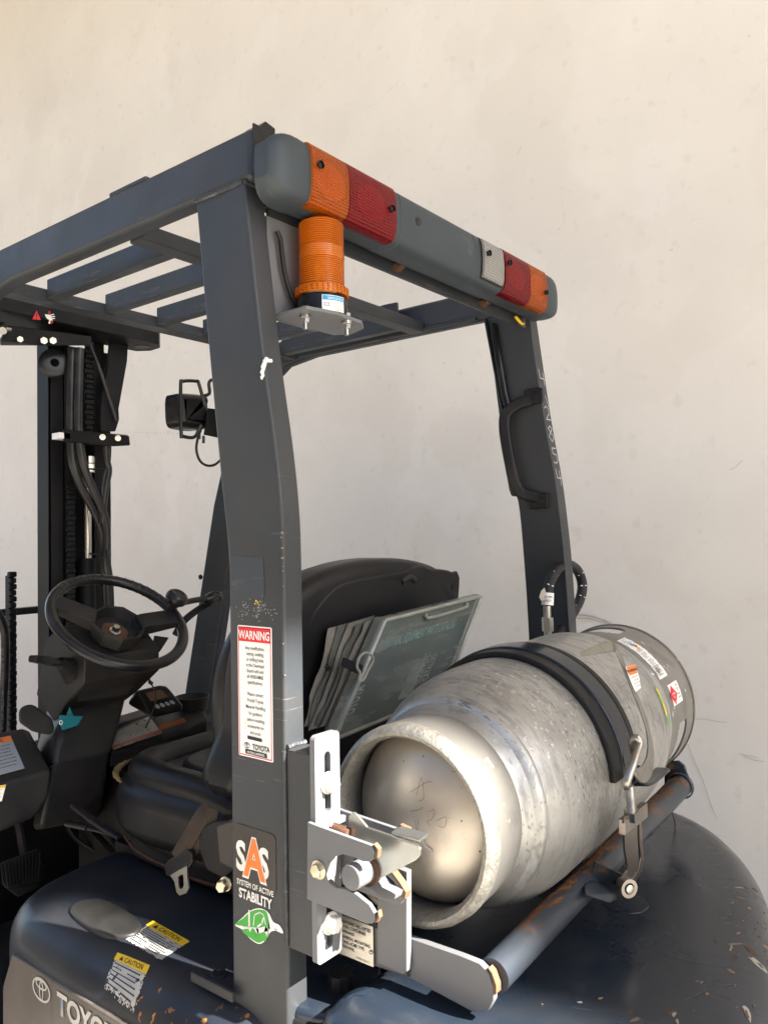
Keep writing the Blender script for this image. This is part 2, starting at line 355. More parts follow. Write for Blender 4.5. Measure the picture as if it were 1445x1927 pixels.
def ring2(fn, cx, cy, rx, ry, wd, h=.001, n=24, bm=None, a0=0, a1=360):
    bm = bm or bmesh.new(); full = a1-a0 >= 360
    A = []; B = []
    for i in range(n+(0 if full else 1)):
        a = R_(a0+(a1-a0)*i/n); A.append(bm.verts.new(fn(cx+(rx-wd)*math.cos(a), cy+(ry-wd)*math.sin(a), h))); B.append(bm.verts.new(fn(cx+rx*math.cos(a), cy+ry*math.sin(a), h)))
    for i in range(n):
        j = (i+1) % n if full else i+1
        bm.faces.new((A[i], B[i], B[j], A[j]))
    return bm
def emblem(fn, cx, cy, s, h=.001, bm=None):
    "three ovals mark, s = half width"
    bm = ring2(fn, cx, cy, s, s*.68, s*.13, h, 28, bm)
    ring2(fn, cx, cy-s*.30, s*.62, s*.30, s*.11, h+.00003, 24, bm); ring2(fn, cx, cy+s*.06, s*.24, s*.58, s*.10, h+.00006, 24, bm)
    return bm
def hexbolt(c, d, r, hh, wr=None, wt=.002, mats=None, parent=None, name='bolt'):
    c, d = V(c), V(d).normalized()
    b = lathe([(0, 0), (0, r), (hh*.85, r), (hh, r*.86), (hh, 0)], c+d*wt, d, 6)
    if wr: b = join(b, lathe([(0, 0), (0, wr), (wt*.7, wr), (wt, wr*.93), (wt, 0)], c, d, 20))
    return obj(name, b, mats, parent, ang=25)
# ============================================================ setting
WX = 2.35
WALLM = M('wall plaster', (.835, .785, .705), .85, var=.05, vs=1.6, bump=.3, bs=16, bdist=.004, layers=[
    dict(s=1.1, lo=.50, hi=.66, c=(.73, .675, .60), a=.5, d=7), dict(s=1.7, lo=.575, hi=.60, c=(.72, .66, .57), a=.2, off=31, d=8), dict(s=2.6, lo=.60, hi=.625, c=(.87, .84, .79), a=.28, off=4, d=7), dict(s=22, lo=.62, hi=.72, c=(.66, .61, .54), a=.35, off=6, d=6),
    dict(s=70, lo=.745, hi=.76, c=(.40, .36, .31), a=.5, ms=1.5, mlo=.45, mhi=.6), dict(s=9, st=(1, 9, 1), rot=(.6, 0, 0), lo=.70, hi=.715, c=(.60, .56, .50), a=.22, off=8, ms=1.2),
    dict(s=7, st=(1, 1, 12), rot=(.35, 0, 0), lo=.715, hi=.73, c=(.60, .56, .50), a=.22, off=18)])
CONC = M('concrete', (.34, .315, .275), .8, var=.2, vs=3, bump=.5, bs=60, bdist=.003, layers=[dict(s=2, lo=.5, hi=.8, c=(.22, .21, .19), a=.6)])
g = obj('ground', box((-60, -60, GZ-.2), (60, 60, GZ)), CONC, kind='structure')
bld = thing('warehouse_building', 'cream plastered outside wall of a building behind the forklift, scuffed and marked', 'building', (WX, 0, GZ))
# the plaster face, slightly wavy as hand-trowelled plaster is
bm = bmesh.new()
from mathutils import noise as mn
ny, nz = 320, 260; y0, y1, z0, z1 = -9.80, 9.0, GZ-.02, 11.0
G = [[bm.verts.new((WX-.006*mn.noise(V((0, y0+(y1-y0)*i/ny, z0+(z1-z0)*j/nz))*1.1)-.0028*mn.noise(V((9, y0+(y1-y0)*i/ny, z0+(z1-z0)*j/nz))*6), y0+(y1-y0)*i/ny, z0+(z1-z0)*j/nz)) for i in range(ny+1)] for j in range(nz+1)]
for j in range(nz):
    for i in range(ny): bm.faces.new((G[j][i], G[j+1][i], G[j+1][i+1], G[j][i+1]))
w1 = obj('wall', join(bm, box((WX+.03, y0, GZ-.02), (WX+.3, y1, 11.0))), WALLM, bld)
SOF = M('canopy paint', (.40, .35, .28), .8, var=.08, vs=2)
obj('canopy', (box((-1.3, -4.16, 4.0), (WX-.01, 9, 4.2))), SOF, bld)
# scuffs and nicks on the plaster, as thin marks lying on it
fnW = lambda x, y, h=0: V((WX-.0075-h, x, y))
def wy(u, v): p = at(0, WX, u, v); return (p.y, p.z)
SC = flat('wall scuff', (.55, .51, .465), .9); SC2 = flat('wall smear', (.42, .38, .34), .9)
bm = bmesh.new()
for k in range(40):   # a row of tiny drill nicks
    p = wy(240+k*2.7, 813+k*.1); polyl(fnW, [p, (p[0]-.0035, p[1])], .003, bm=bm) if k % 3 != 1 else None
for (u, v, l, a) in ((1310, 1352, 60, -6), (1395, 1418, 34, -12), (1400, 1424, 40, -14), (1375, 885, 30, 35), (975, 292, 20, 60)):
    a = R_(a); p = [wy(u+l*t*math.cos(a)+1*math.sin(t*5), v-l*t*math.sin(a)+1*math.sin(t*6+u)) for t in (0, .25, .5, .75, 1)]; polyl(fnW, p, .0016, bm=bm)
p = [wy(*q) for q in ((1083, 1157), (1100, 1157), (1120, 1161), (1140, 1168), (1156, 1176), (1166, 1181))]; polyl(fnW, p, .005, bm=bm)
p = [wy(*q) for q in ((1083, 1163), (1110, 1164), (1140, 1172), (1160, 1179))]; polyl(fnW, p, .003, bm=bm)
p = [wy(*q) for q in ((1296, 1400), (1312, 1440), (1325, 1470), (1338, 1510), (1350, 1540))]; polyl(fnW, p, .0018, bm=bm)
for k in range(26):
    u, v = rnd.uniform(0, 1445), rnd.uniform(0, 1500); p = wy(u, v); ring2(fnW, p[0], p[1], rnd.uniform(.002, .005), rnd.uniform(.0015, .004), .0014, n=6, bm=bm)
obj('scuff_mark', bm, SC, bld, smooth=False, kind='stuff')

# unseen brown block added across the yard to keep sky light off this side
sky_blk = thing('sky_light_blocker', 'plain brown block added out of view across the yard to hold back sky light', 'building', (-7.5, 2, GZ))
BRN = M('blocker brown', (.13, .105, .085), .85, var=.2, vs=1)
obj('wall', box((-8.5, -14, GZ), (-6.5, 22, 4.4)), BRN, sky_blk); obj('blocker_top', box((-8.8, -14.3, 4.4), (-6.2, 22.3, 4.6), .02), BRN, sky_blk)  # both boxes belong to the added light blocker, out of view
# ============================================================ forklift
FK = thing('forklift', 'dark grey gas-powered forklift with overhead guard, rear light bar and rusty gas cylinder cradle', 'forklift', (1.1, 1.0, GZ))
XN, XF = .70, 1.526
def lerp(a, b, t): return a+(b-a)*t
# rear pillars: wide in the travel direction, curved forward at the top
prof_r = [(.775, .474), (.745, .25), (.7235, .123), (.7135, .042), (.7105, -.03), (.7105, -.20), (.7105, -1.0)]
prof_f = [(.875, .474), (.852, .273), (.830, .096), (.8145, -.02), (.813, -.10), (.813, -.27), (.815, -1.0)]
def smoothp(p): return [(q.y, q.z) for q in spline([V((0, a, b)) for a, b in p], 5)]
def pillar(x0, x1, pr=prof_r, pf=prof_f):
    return prism(0, smoothp(pr)+smoothp(pf)[::-1], x0, x1, .005, 3)
obj('rear_pillar', pillar(XN, XN+.036), GUARD, FK, label='near rear guard pillar carrying the warning and stability stickers')
far = obj('rear_pillar', pillar(XF-.034, XF, prof_r[:4]+[(.7045, -.06), (.698, -.20), (.690, -.45), (.688, -1.0)], prof_f[:3]+[(.809, .07), (.797, -.075), (.791, -.206), (.784, -.45), (.782, -1.0)]), GUARD, FK, label='far rear guard pillar with grab handle and chalk numbers')
# side beams run forward and bend down into the front pillars
def sidebeam(x0, x1):
    top = [(.760, .541), (1.44, .541), (1.56, .525), (1.64, .47), (1.70, .38), (1.80, .10), (1.98, -.62), (2.0, -1.0)]
    bot = [(.760, .472), (1.40, .472), (1.50, .46), (1.565, .42), (1.61, .35), (1.69, .10), (1.86, -.62), (1.88, -1.0)]
    return prism(0, top+bot[::-1], x0, x1, .009, 3)
obj('side_beam', sidebeam(XN, XN+.032), GUARD, FK)
obj('side_beam', sidebeam(XF-.032, XF), GUARD, FK)
# fold line and rust run on the inner side of the far beam
obj('beam_flange', prism(0, [(.90, .480), (1.44, .480), (1.44, .472), (.90, .472)], XF-.042, XF-.0325, .002), GUARD, FK)
obj('cross_beam', box((XN+.0325, 1.043, .4705), (XF-.0325, 1.079, .497), .003), GUARD, FK)
obj('cross_beam', box((XN+.0325, 1.455, .4705), (XF-.0325, 1.498, .494), .003), GUARD, FK)
sl0 = obj('guard_slat', box((.801, 1.0795, .474), (.825, 1.4545, .512), .0022), GUARD, FK)
for k in range(1, 6): again(sl0, (.127*k, 0, 0))
# rear header plate and angle under the light bar
obj('header_beam', join(box((XN+.033, .778, .472), (XF-.033, .812, .54), .004), box((XN+.04, .735, .452), (XF-.04, .795, .458), .002)), GUARD, FK)
obj('header_flange', box((XN+.045, .775, .430), (XF-.045, .781, .4515), .001), GUARD, FK)
for x in (1.03, 1.30): obj('flange_bolt', join(cyl((x, .775, .443), (x, .764, .443), .009, 6, 0), cyl((x, .764, .443), (x, .756, .443), .0055, 12)), RUSTY, FK)
# beam stub seen behind the beacon
obj('guard_gusset', prism(0, [tuple(at(0, 1.468, *q))[1:] for q in ((672, 590), (722, 573), (746, 568), (747, 607), (700, 620), (672, 616))], 1.468, 1.476, .001), GUARD, FK)
# ---------- light bar
LB = [(.735, .524), (.722, .5265), (.7095, .521), (.7045, .505), (.7035, .478), (.7055, .455), (.712, .443), (.728, .4385), (.750, .440), (.756, .446), (.756, .517), (.750, .524)]
LB = [(q.y, q.z) for q in spline([V((0, a, b)) for a, b in LB], 3, True)]
def barseg(x0, x1, g=0, poly=None): return prism(0, [((a-.732)*(1-g)+.732, (b-.483)*(1-g)+.483) for a, b in (poly or LB)], x0, x1, .0015, 1)
def cap(x0, x1):
    "end cap: closes in a rounded nose"
    bm = bmesh.new(); rings = []
    for t in (0, .25, .45, .6, .72, .82, .9, .96, 1.0):
        s = 1 if t == 0 else math.sqrt(max(0, 1-(max(0, t-.25)/.80)**2.8)); k = .985 if t == 0 else s
        rings.append([bm.verts.new((lerp(x0, x1, t), .735+(a-.735)*k, .483+(b-.483)*k)) for a, b in LB])
    for A, B in zip(rings, rings[1:]):
        for i in range(len(A)): bm.faces.new((A[i], A[(i+1) % len(A)], B[(i+1) % len(A)], B[i]))
    bm.faces.new(rings[-1]); bm.faces.new(rings[0]); bmesh.ops.recalc_face_normals(bm, faces=bm.faces); return bm
LBR = obj('light_bar', barseg(.754, 1.434, .035), BAR, FK)
obj('bar_housing', barseg(.936, .949), BAR, LBR)
obj('bar_cover', barseg(.951, 1.1635), BAR, LBR)
obj('end_cap', cap(.754, .690), BAR, LBR); obj('end_cap', cap(1.434, 1.512), BAR, LBR)
def face_panel(x0, x1, zlo, zhi, m, nm, d, nx=6):
    P = sorted([p for p in LB if p[0] < .73 and zlo-.006 < p[1] < zhi+.006], key=lambda p: p[1]); bm = bmesh.new(); rows = []
    for i in range(nx+1):
        rows.append([bm.verts.new((lerp(x0, x1, i/nx), a-d, min(max(b, zlo), zhi))) for a, b in P])
    for A, B in zip(rows, rows[1:]):
        for j in range(len(A)-1): bm.faces.new((A[j], A[j+1], B[j+1], B[j]))
    bmesh.ops.recalc_face_normals(bm, faces=bm.faces); bmesh.ops.solidify(bm, geom=bm.faces[:], thickness=.0015)
    return obj(nm, bm, m, LBR)
def bowl(x0, x1):
    b = lathe([(0, 0), (.0006, .008), (.0016, .018), (.0022, .025), (.0040, .025)], ((x0+x1)/2, .7012, .482), (0, 1, 0), 32)
    for v in b.verts: v.co.x = (x0+x1)/2+(v.co.x-(x0+x1)/2)*min(1.3, (x1-x0-.008)/.05)
    return obj('lamp_reflector', b, REFL, LBR)
BKA = flat('amber lamp interior', (.42, .20, .07), .4); BKR = flat('red lamp interior', (.16, .05, .05), .4); BKW = flat('clear lamp interior', (.30, .30, .28), .35)
for x0, x1, m, bk in ((.754, .8265, AMBER, BKA), (.8285, .9355, RED, BKR), (1.264, 1.3595, RED, BKR), (1.3612, 1.4325, AMBER, BKA)):
    face_panel(x0+.001, x1-.001, .4425, .5235, bk, 'lamp_backing', -.0005); bowl(x0, x1); face_panel(x0, x1, .4405, .5255, m, 'lens', .0038)
obj('bar_housing', barseg(1.165, 1.2625), BAR, LBR)
face_panel(1.184, 1.258, .4485, .5215, GLOSSBLK, 'lens_seal', .0012)
face_panel(1.187, 1.255, .4515, .5185, BKW, 'lamp_backing', .0032)
face_panel(1.187, 1.255, .4515, .5185, CLEAR, 'lens', .0056)
# screws sunk in little wells, and the hole of the middle cover
def well(x, z, y=.7035):
    obj('lens_screw', join(lathe([(0, .0058), (-.0008, .0052), (.004, .0044), (.004, 0)], (x, y-.0075, z), (0, 1, 0), 16), lathe([(0, 0), (0, .003), (.002, .0032)], (x, y-.006, z), (0, 1, 0), 8)), GLOSSBLK, LBR)
well(.766, .494); well(.921, .485); well(1.276, .498, .7035); well(1.421, .477); well(1.196, .493, .700)
obj('cover_hole', cyl((.996, .7025, .49), (.996, .712, .49), .0065, 20), GLOSSBLK, LBR)
obj('cable', tube([(1.41, .76, .437), (1.44, .765, .432), (1.47, .775, .438)], .003, 8, 4), INKY, LBR)
# black moulded bracket at the near end of the bar
obj('bar_bracket', join(prism(1, [tuple(at(1, .762, *q))[::2] for q in ((500, 227), (518, 241), (518, 262), (485, 262), (485, 240))], .762, .80, .001), box((.702, .7565, .478), (.736, .7597, .545), .0008)), GLOSSBLK, LBR)
obj('roof_tab', box((.706, .998, .5415), (.722, 1.094, .5485), .002), GUARD, FK)

# ---------- beacon on its bracket
BX, BY = .803, .732
bp_ = obj('beacon_bracket', join(prism(2, [(.742, .704), (.790, .692), (.845, .696), (.868, .712), (.880, .745), (.866, .768), (.80, .771), (.742, .768)], .297, .302, .0012), box((.738, .7715, .2975), (.836, .776, .4375), .001)), LATCHP, FK)
bc = obj('beacon', lathe([(0, 0), (0, .0395), (.004, .040), (.030, .0375), (.034, .036), (.034, 0)], (BX, BY, .3025), (0, 0, 1), 40), GLOSSBLK, FK)
pr = [(0, .0395), (.004, .0405), (.014, .0395), (.015, .0342)]
z = .016
for k in range(13): pr += [(z, .0332), (z+.0009, .0346), (z+.0020, .0348), (z+.0031, .0334)]; z += .0036
pr += [(z, .0345), (z+.004, .0352), (z+.014, .0352), (z+.020, .0345)]; z += .0205
for k in range(12): pr += [(z, .0328), (z+.0009, .0342), (z+.0020, .0344), (z+.0031, .0330)]; z += .0036
pr += [(z+.001, .032), (z+.004, .028), (z+.005, .015), (z+.005, 0)]
obj('beacon_lens', lathe(pr, (BX, BY, .337), (0, 0, 1), 56), BEAC, bc)
obj('lens_collar', join(*[box((BX+.0402*math.cos(a)-.0010, BY+.0402*math.sin(a)-.0010, .338), (BX+.0402*math.cos(a)+.0010, BY+.0402*math.sin(a)+.0010, .351), .0004) for a in [i*math.pi/16 for i in range(32)]]), BEAC, bc, kind='stuff')
obj('flash_tube', join(cyl((BX, BY, .337), (BX, BY, .356), .023, 24, .002), tube([(BX-.010, BY, .356), (BX-.010, BY, .390), (BX-.005, BY, .402), (BX+.004, BY, .395), (BX-.002, BY, .382), (BX+.009, BY, .376), (BX+.010, BY, .356)], .004, 10, 5)), REFL, bc)
for x, y in (tuple(at(2, .295, 574, 594))[:2], tuple(at(2, .295, 652, 606))[:2]):
    obj('bracket_bolt', join(cyl((x, y, .3025), (x, y, .307), .006, 6), cyl((x, y, .2965), (x, y, .2925), .0075, 16), cyl((x, y, .2925), (x, y, .286), .0058, 6), cyl((x, y, .286), (x, y, .277), .0032, 12)), CHROME, bp_)
ang0 = math.atan2(-BY, -BX)+.42
fnB = lambda x, y, h=0: V((BX+(.0398+h)*math.cos(ang0+x/.0398), BY+(.0398+h)*math.sin(ang0+x/.0398), .333-y))
lb = obj('beacon_label', grid(fnB, -.017, .020, .003, .029, .0007, 8, 4), WHITEP, bc, label='small blue and white specification label')
obj('label_print', join(grid(fnB, -.016, .019, .004, .0115, .0011, 8, 2)), INKBL, lb)

obj('label_lettering', join(glyphs([("S6675-S-ZCEA10", -.0085, .0098, .0052, .72, 'LEFT', .01)], fnB, .0014)), INKW, lb)
obj('label_lettering', join(glyphs([("CE", -.0145, .0215, .0085, .95, 'LEFT', .0), ("12/24V DC 8W", .001, .0155, .0032, .9), ("AMBER LED", .004, .0205, .0026, .9), ("MADE 05/18", .004, .0240, .0026, .9), ("IP66 E-MARK", .004, .0275, .0026, .9)], fnB, .0011)), INKB, lb)
bc.scale = (.9, .9, .81); bc.location.z -= .017*.19
obj('beacon_cable', tube([at(1, .766, *q) for q in ((511, 396), (518, 415), (522, 450), (527, 490), (537, 530), (550, 562), (561, 578))], .0038, 10, 6), RUBBER, bc)

# ---------- grab handle and guide strip on the far pillar
GXf = XF-.034
gh = obj('grab_handle', join(sweep(spline([at(0, GXf-x_, *q) for q, x_ in (((1000, 753), .004), ((976, 760), .013), ((953, 778), .020), ((949, 800), .022), ((953, 835), .022), ((960, 872), .021), ((967, 904), .020), ((980, 927), .015), ((1014, 937), .004))], 5), rrect(.024, .015, .006, 3), upv=(1, .3, 0)),
     box((GXf-.011, .742, .271), (GXf-.0005, .785, .303), .004), box((GXf-.011, .735, .052), (GXf-.0005, .778, .084), .004)), PLASTIC, FK)
for y, z in ((.757, .288), (.750, .068)): hexbolt((GXf-.0115, y, z), (-1, 0, 0), .0055, .003, .008, .001, GLOSSBLK, gh, 'handle_screw')
obj('wire_guide', join(tube([(GXf-.006, .857, .455), (GXf-.006, .832, .30), (GXf-.006, .825, .275)], .0085, 10), tube([(GXf-.006, .875, .47), (GXf-.006, .838, .27), (GXf-.006, .828, .245)], .004, 8)), GLOSSBLK, FK)
# chalk numbers written down its rear face
yf = lambda z: (lambda P: next((lerp(a[0], b[0], (z-a[1])/(b[1]-a[1])) for a, b in zip(P, P[1:]) if b[1] <= z <= a[1]), P[-1][0]))(smoothp(prof_r))
def fnP(x, y, h=0): z = .345-y; return V((XF-.030+x, yf(z)-.0006-h, z))
bm = bmesh.new(); W2 = .0022
def stroke(p, oy): polyl(fnP, [(a*.026, oy+b*.026) for a, b in p], W2, .0003, bm)
stroke([(.1, 0), (.15, .7), (.9, .75)], .0); stroke([(.75, .2), (.8, 1.25)], .0); stroke([(.6, 0), (.9, .9)], .055)
stroke([(.1, .2), (.4, 0), (.8, .2), (.75, .6), (.15, 1.1), (.9, 1.1)], .078); stroke([(.5, .5), (.15, .25), (.5, 0), (.85, .25), (.5, .5), (.1, .9), (.5, 1.3), (.9, .9), (.5, .5)], .120)
stroke([(.85, .05), (.2, .05), (.2, .5), (.75, .6), (.85, 1.0), (.5, 1.3), (.1, 1.2)], .166); stroke([(.15, 0), (.2, .7), (.95, .7)], .212); stroke([(.7, .1), (.75, 1.3)], .212)
obj('chalk_number', bm, CHALK, FK, smooth=False, label='handwritten white digits 4 - 28 54')
# paint scab and weld beads on the near pillar
scab = bmesh.new()
for y, z, r in ((.738, .226, .004), (.7405, .221, .0045), (.7425, .214, .004), (.7435, .207, .003), (.742, .210, .003), (.735, .2285, .003), (.7395, .224, .0045)):
    t = bmesh.ops.create_icosphere(scab, subdivisions=2, radius=r, matrix=Matrix.Translation((XN-.0005, y, z)) @ Matrix.Diagonal((.3, 1, 1, 1)))
for x in (.703, .708, .713): bmesh.ops.create_icosphere(scab, subdivisions=2, radius=.0026, matrix=Matrix.Translation((x, .7405, .230)) @ Matrix.Diagonal((1, .3, 1, 1)))
for v in scab.verts: v.co += V((0, 1, 1))*mn.noise(v.co*400)*.0018
obj('paint_blob', scab, WHITEP, FK, label='dried white filler smeared on the pillar edge')
def bead(p, q, r=.0035, n=14, jit=.3, parent=FK):
    P = [V(p).lerp(V(q), i/n)+V((rnd.uniform(-1, 1), rnd.uniform(-1, 1), rnd.uniform(-1, 1)))*r*.2 for i in range(n+1)]
    return obj('weld_bead', tube(P, r, 7, 3, scale=lambda t: 1+jit*math.sin(t*n*6.28)*.35), GUARD, parent)
bead((XN-.0005, .776, .4715), (XN-.0005, .874, .4715)); bead((XN+.001, .7745, .4715), (XN+.035, .7745, .4715))
# ============================================================ gas cylinder in its cradle
TY, TZ = .590, -.338
GC = thing('gas_cylinder', 'dented silver aluminium gas cylinder lying across the counterweight under a black strap', 'gas cylinder', (1.12, TY, TZ-.16))
TILT = True
def T(prof): return lathe([(x, r) for x, r in prof], (0, TY, TZ), (1, 0, 0), 96)
obj('shell', T([(.862, .100), (.862, .119), (.868, .1225), (.876, .1285), (.884, .1345), (.893, .1395), (.905, .1450), (.920, .1510), (.940, .1562), (.960, .1588), (.985, .160), (1.10, .1602), (1.25, .160), (1.275, .1582), (1.30, .1535), (1.318, .1480), (1.332, .141), (1.338, .133), (1.345, .10), (1.352, .05), (1.354, 0)]), ALU, GC)
def wob(bm, amp, sc):
    for v in bm.verts:
        n = mn.noise(v.co*sc); v.co += V((0, v.co.y-TY, v.co.z-TZ)).normalized()*n*amp
    return bm
obj('shoulder_weld', wob(lathe([(.876, .1278), (.879, .1322), (.884, .1372), (.889, .1392), (.892, .1386)], (0, TY, TZ), (1, 0, 0), 160), .0007, 60), ALU, GC)
obj('foot_ring', T([(.866, .1185), (.845, .1205), (.820, .1215), (.800, .1212)]), COLLAR, GC)
obj('ring_lip', wob(lathe([(.806, .1215), (.800, .1228), (.793, .1222), (.787, .1195), (.784, .1150), (.785, .1105), (.790, .1070), (.797, .1055), (.806, .1060), (.815, .1075)], (0, TY, TZ), (1, 0, 0), 200), .0007, 70), RIM, GC)
obj('ring_inside', T([(.808, .1062), (.814, .1080), (.834, .1115), (.846, .1115)]), COLLAR, GC)
obj('bottom_dome', T([(.842, .1115), (.836, .1095), (.830, .1065), (.824, .101), (.816, .090), (.8075, .075), (.800, .058), (.7955, .040), (.793, .020), (.7922, 0)]), ALUD, GC)
# collar with two hand holes
fnC = lambda x, a, h=0: V((x, TY-(.1405+h)*math.cos(R_(a)), TZ+(.1405+h)*math.sin(R_(a))))
def hole(i, j):
    a = -180+360*j; x = 1.338+.130*i
    for ca, wa, cx, wx in ((96, 20, 1.415, .026), (-22, 19, 1.405, .024), (210, 20, 1.41, .025)):
        da = ((a-ca+180) % 360-180)/wa; dx = (x-cx)/wx
        if abs(da)**4+abs(dx)**4 < 1: return True
    return False
bm = grid(lambda x, y, h: fnC(x, y, h), 1.338, 1.468, -180, 180, 0, 40, 360, hole)
bmesh.ops.remove_doubles(bm, verts=bm.verts, dist=1e-5); bmesh.ops.solidify(bm, geom=bm.faces[:], thickness=.0035)
obj('collar', bm, COLLAR, GC)
obj('collar_rim', wob(lathe([(1.466, .1385), (1.469, .1372), (1.472, .1395), (1.4715, .1420), (1.468, .1428), (1.465, .1418)], (0, TY, TZ), (1, 0, 0), 96), .0004, 40), COLLAR, GC)
obj('seam_weld', wob(lathe([(1.334, .1402), (1.337, .1435), (1.341, .1437), (1.344, .1420)], (0, TY, TZ), (1, 0, 0), 120), .0009, 80), COLLAR, GC)
obj('valve', join(cyl((1.35, TY, TZ+.02), (1.41, TY, TZ+.02), .016, 16, .002), cyl((1.395, TY, TZ+.02), (1.395, TY+.06, TZ+.06), .012, 12, .002)), STEEL, GC)
# prints on the collar
fnK = lambda x, y, h=0: fnC(1.352+x, 71-R2D(y), .0004+h)
def R2D(y): return y/.1405*57.2958
def ragged(x0, x1, y0, y1, n, amp, h, fn):
    bm = bmesh.new(); L = [bm.verts.new(fn(x0+rnd.uniform(0, amp), lerp(y0, y1, i/n), h)) for i in range(n+1)]; Rr = [bm.verts.new(fn(x1-rnd.uniform(0, amp), lerp(y0, y1, i/n), h)) for i in range(n+1)]
    mids = [[bm.verts.new(fn(lerp(x0+amp, x1-amp, k/4), lerp(y0, y1, i/n), h)) for i in range(n+1)] for k in range(5)]
    rows = [L]+mids+[Rr]
    for A, B in zip(rows, rows[1:]):
        for i in range(n): bm.faces.new((A[i], B[i], B[i+1], A[i+1]))
    return bm
st = obj('collar_sticker', ragged(0, .040, 0, .098, 22, .003, 0, fnK), WHITEP, GC, label='torn white hazard sticker with a coloured diamond')
def dia(cx, cy, s, h, bm=None, fn=fnK):
    bm = bm or bmesh.new(); bm.faces.new([bm.verts.new(fn(*p, h)) for p in ((cx-s, cy), (cx, cy-s), (cx+s, cy), (cx, cy+s))]); return bm
obj('hazard_diamond', dia(.0185, .022, .0052, .0009), INKBL, st); obj('hazard_diamond', dia(.0240, .0275, .0052, .00095), INKR, st); obj('hazard_diamond', dia(.0240, .0385-.005, .0048, .0010), INKY, st)
q = bmesh.new()
for k in range(26):
    y = .036+k*.0022; xa = .006+rnd.uniform(0, .003); polyl(fnK, [(xa, y), (xa+rnd.uniform(.012, .026), y)], .0006, .0007, q) if k % 7 != 3 else None
for k in range(9): polyl(fnK, [(.004+rnd.uniform(0, .01), .004+k*.0022), (.014+rnd.uniform(0, .02), .004+k*.0022)], .0006, .0007, q)
obj('sticker_print', q, INKB, st, smooth=False, kind='stuff')
q = glyphs([("1075", .007, .082, .007, .9, 'LEFT', .02), ("LPG", .007, .090, .007, .9, 'LEFT', .02)], fnK, .0009)
for p in (((.004, .074), (.026, .074), (.026, .0925), (.004, .0925), (.004, .074)), ((.004, .0835), (.026, .0835))): polyl(fnK, p, .0007, .0009, q)
obj('sticker_lettering', q, INKB, st, smooth=False)
s2 = obj('gas_label', ragged(.014, .062, .112, .148, 10, .002, .0002, fnK), WHITEP, GC, label='white label with a red flammable gas diamond')
obj('gas_diamond', dia(.026, .131, .0165, .0009), INKR, s2)
obj('gas_lettering', join(glyphs([("FLAMMABLE", .026, .130, .0042, .7, 'CENTER', .02), ("GAS", .026, .1355, .0045, .8, 'CENTER', .02), ("2", .026, .1435, .006, .8, 'CENTER', .02)], fnK, .0011)), INKW, s2)
obj('gas_lettering', glyphs([("AC", .050, .120, .006, 1, 'CENTER', .01), ("CYL", .050, .1275, .006, .9, 'CENTER', .01), ("INSPECT", .050, .1345, .0045, .85, 'CENTER', .01), ("ORDER", .050, .1405, .0045, .85, 'CENTER', .01)], fnK, .0008), INKB, s2)
fnS = lambda x, y, h=0: V((1.272+x, TY-(.1597+h)*math.cos(R_(30-y*360)), TZ+(.1597+h)*math.sin(R_(30-y*360))))
bm = ragged(.0, .008, .0, .062, 14, .0025, -.0002, fnS)
obj('sticker_remnant', ragged(.0, .008, .0, .062, 14, .0035, .0002, fnS), INKG, GC); obj('sticker_remnant', ragged(.001, .008, .004, .048, 12, .0033, .0005, fnS), INKY, GC)
# marks scratched in the dome
fnD = lambda x, y, h=0: V((.7915-h+(x*x+y*y)*1.7, TY-.012-x, TZ+.01-y))
bm = bmesh.new()
for p in ([(-.01, -.03), (.012, -.045), (.022, -.048)], [(.0, -.028), (.006, -.05), (.011, -.028), (.004, -.022)], [(-.008, -.008), (.004, -.012), (.01, -.016)], [(.018, -.012), (.026, -.016), (.024, -.006), (.016, .0), (.02, .004)], [(.030, -.004), (.042, -.010), (.040, .002), (.03, .002)], [(-.002, .002), (.0, .010)], [(.002, .001), (.004, .009)]):
    polyl(fnD, [(q.x, q.y) for q in spline([V((a, b, 0)) for a, b in p], 5)], .0005, .0004, bm)
obj('scratched_mark', bm, RUSTY, GC, smooth=False, kind='stuff')
bm = bmesh.new()
for p in ([(-.002, .012), (.006, .018), (.012, .030), (.020, .034), (.019, .038)], [(-.004, .030), (-.002, .014)], [(-.016, .012), (-.010, .026)]): polyl(fnD, [(q.x, q.y) for q in spline([V((a, b, 0)) for a, b in p], 6)], .0016, .0005, bm)
obj('dried_smear', bm, CHALK, GC, smooth=False, kind='stuff')

TILT = False
# ---------- cradle of the forklift
RA, RB = V((.779, .466, -.494)), V((1.462, .474, -.458))
RAIL = M('rail paint', (.028, .035, .046), .4, var=.15, vs=9, bump=.3, bs=200, coat=.1, layers=[
    dict(s=38, lo=.50, hi=.56, c=(.27, .095, .025), r=.85, ms=9, mlo=.42, mhi=.55, ax=[(2, .008, .018)]), dict(s=26, lo=.6, hi=.64, c=(.15, .06, .025), r=.85, ms=7, mlo=.55, mhi=.6, off=4, ax=[(2, -.012, .01)]),
    dict(s=9, lo=.5, hi=.75, c=(.06, .06, .058), a=.5, r=.55)])
cr = obj('cradle_rail', cyl(RA, RB, .0195, 32), RAIL, FK)
obj('end_flange', prism(0, [tuple(at(0, 1.464, *q))[1:] for q in ((1250, 1447), (1262, 1434), (1276, 1432), (1287, 1441), (1298, 1472), (1297, 1492), (1290, 1503), (1272, 1508), (1258, 1500), (1250, 1480))], 1.463, 1.470, .0015), RAIL, cr)
obj('weld_bead', lathe([(0, .0215), (.004, .024), (.009, .021)], RB-V((.009, 0, 0)), (1, 0, 0), 24), RAIL, cr)
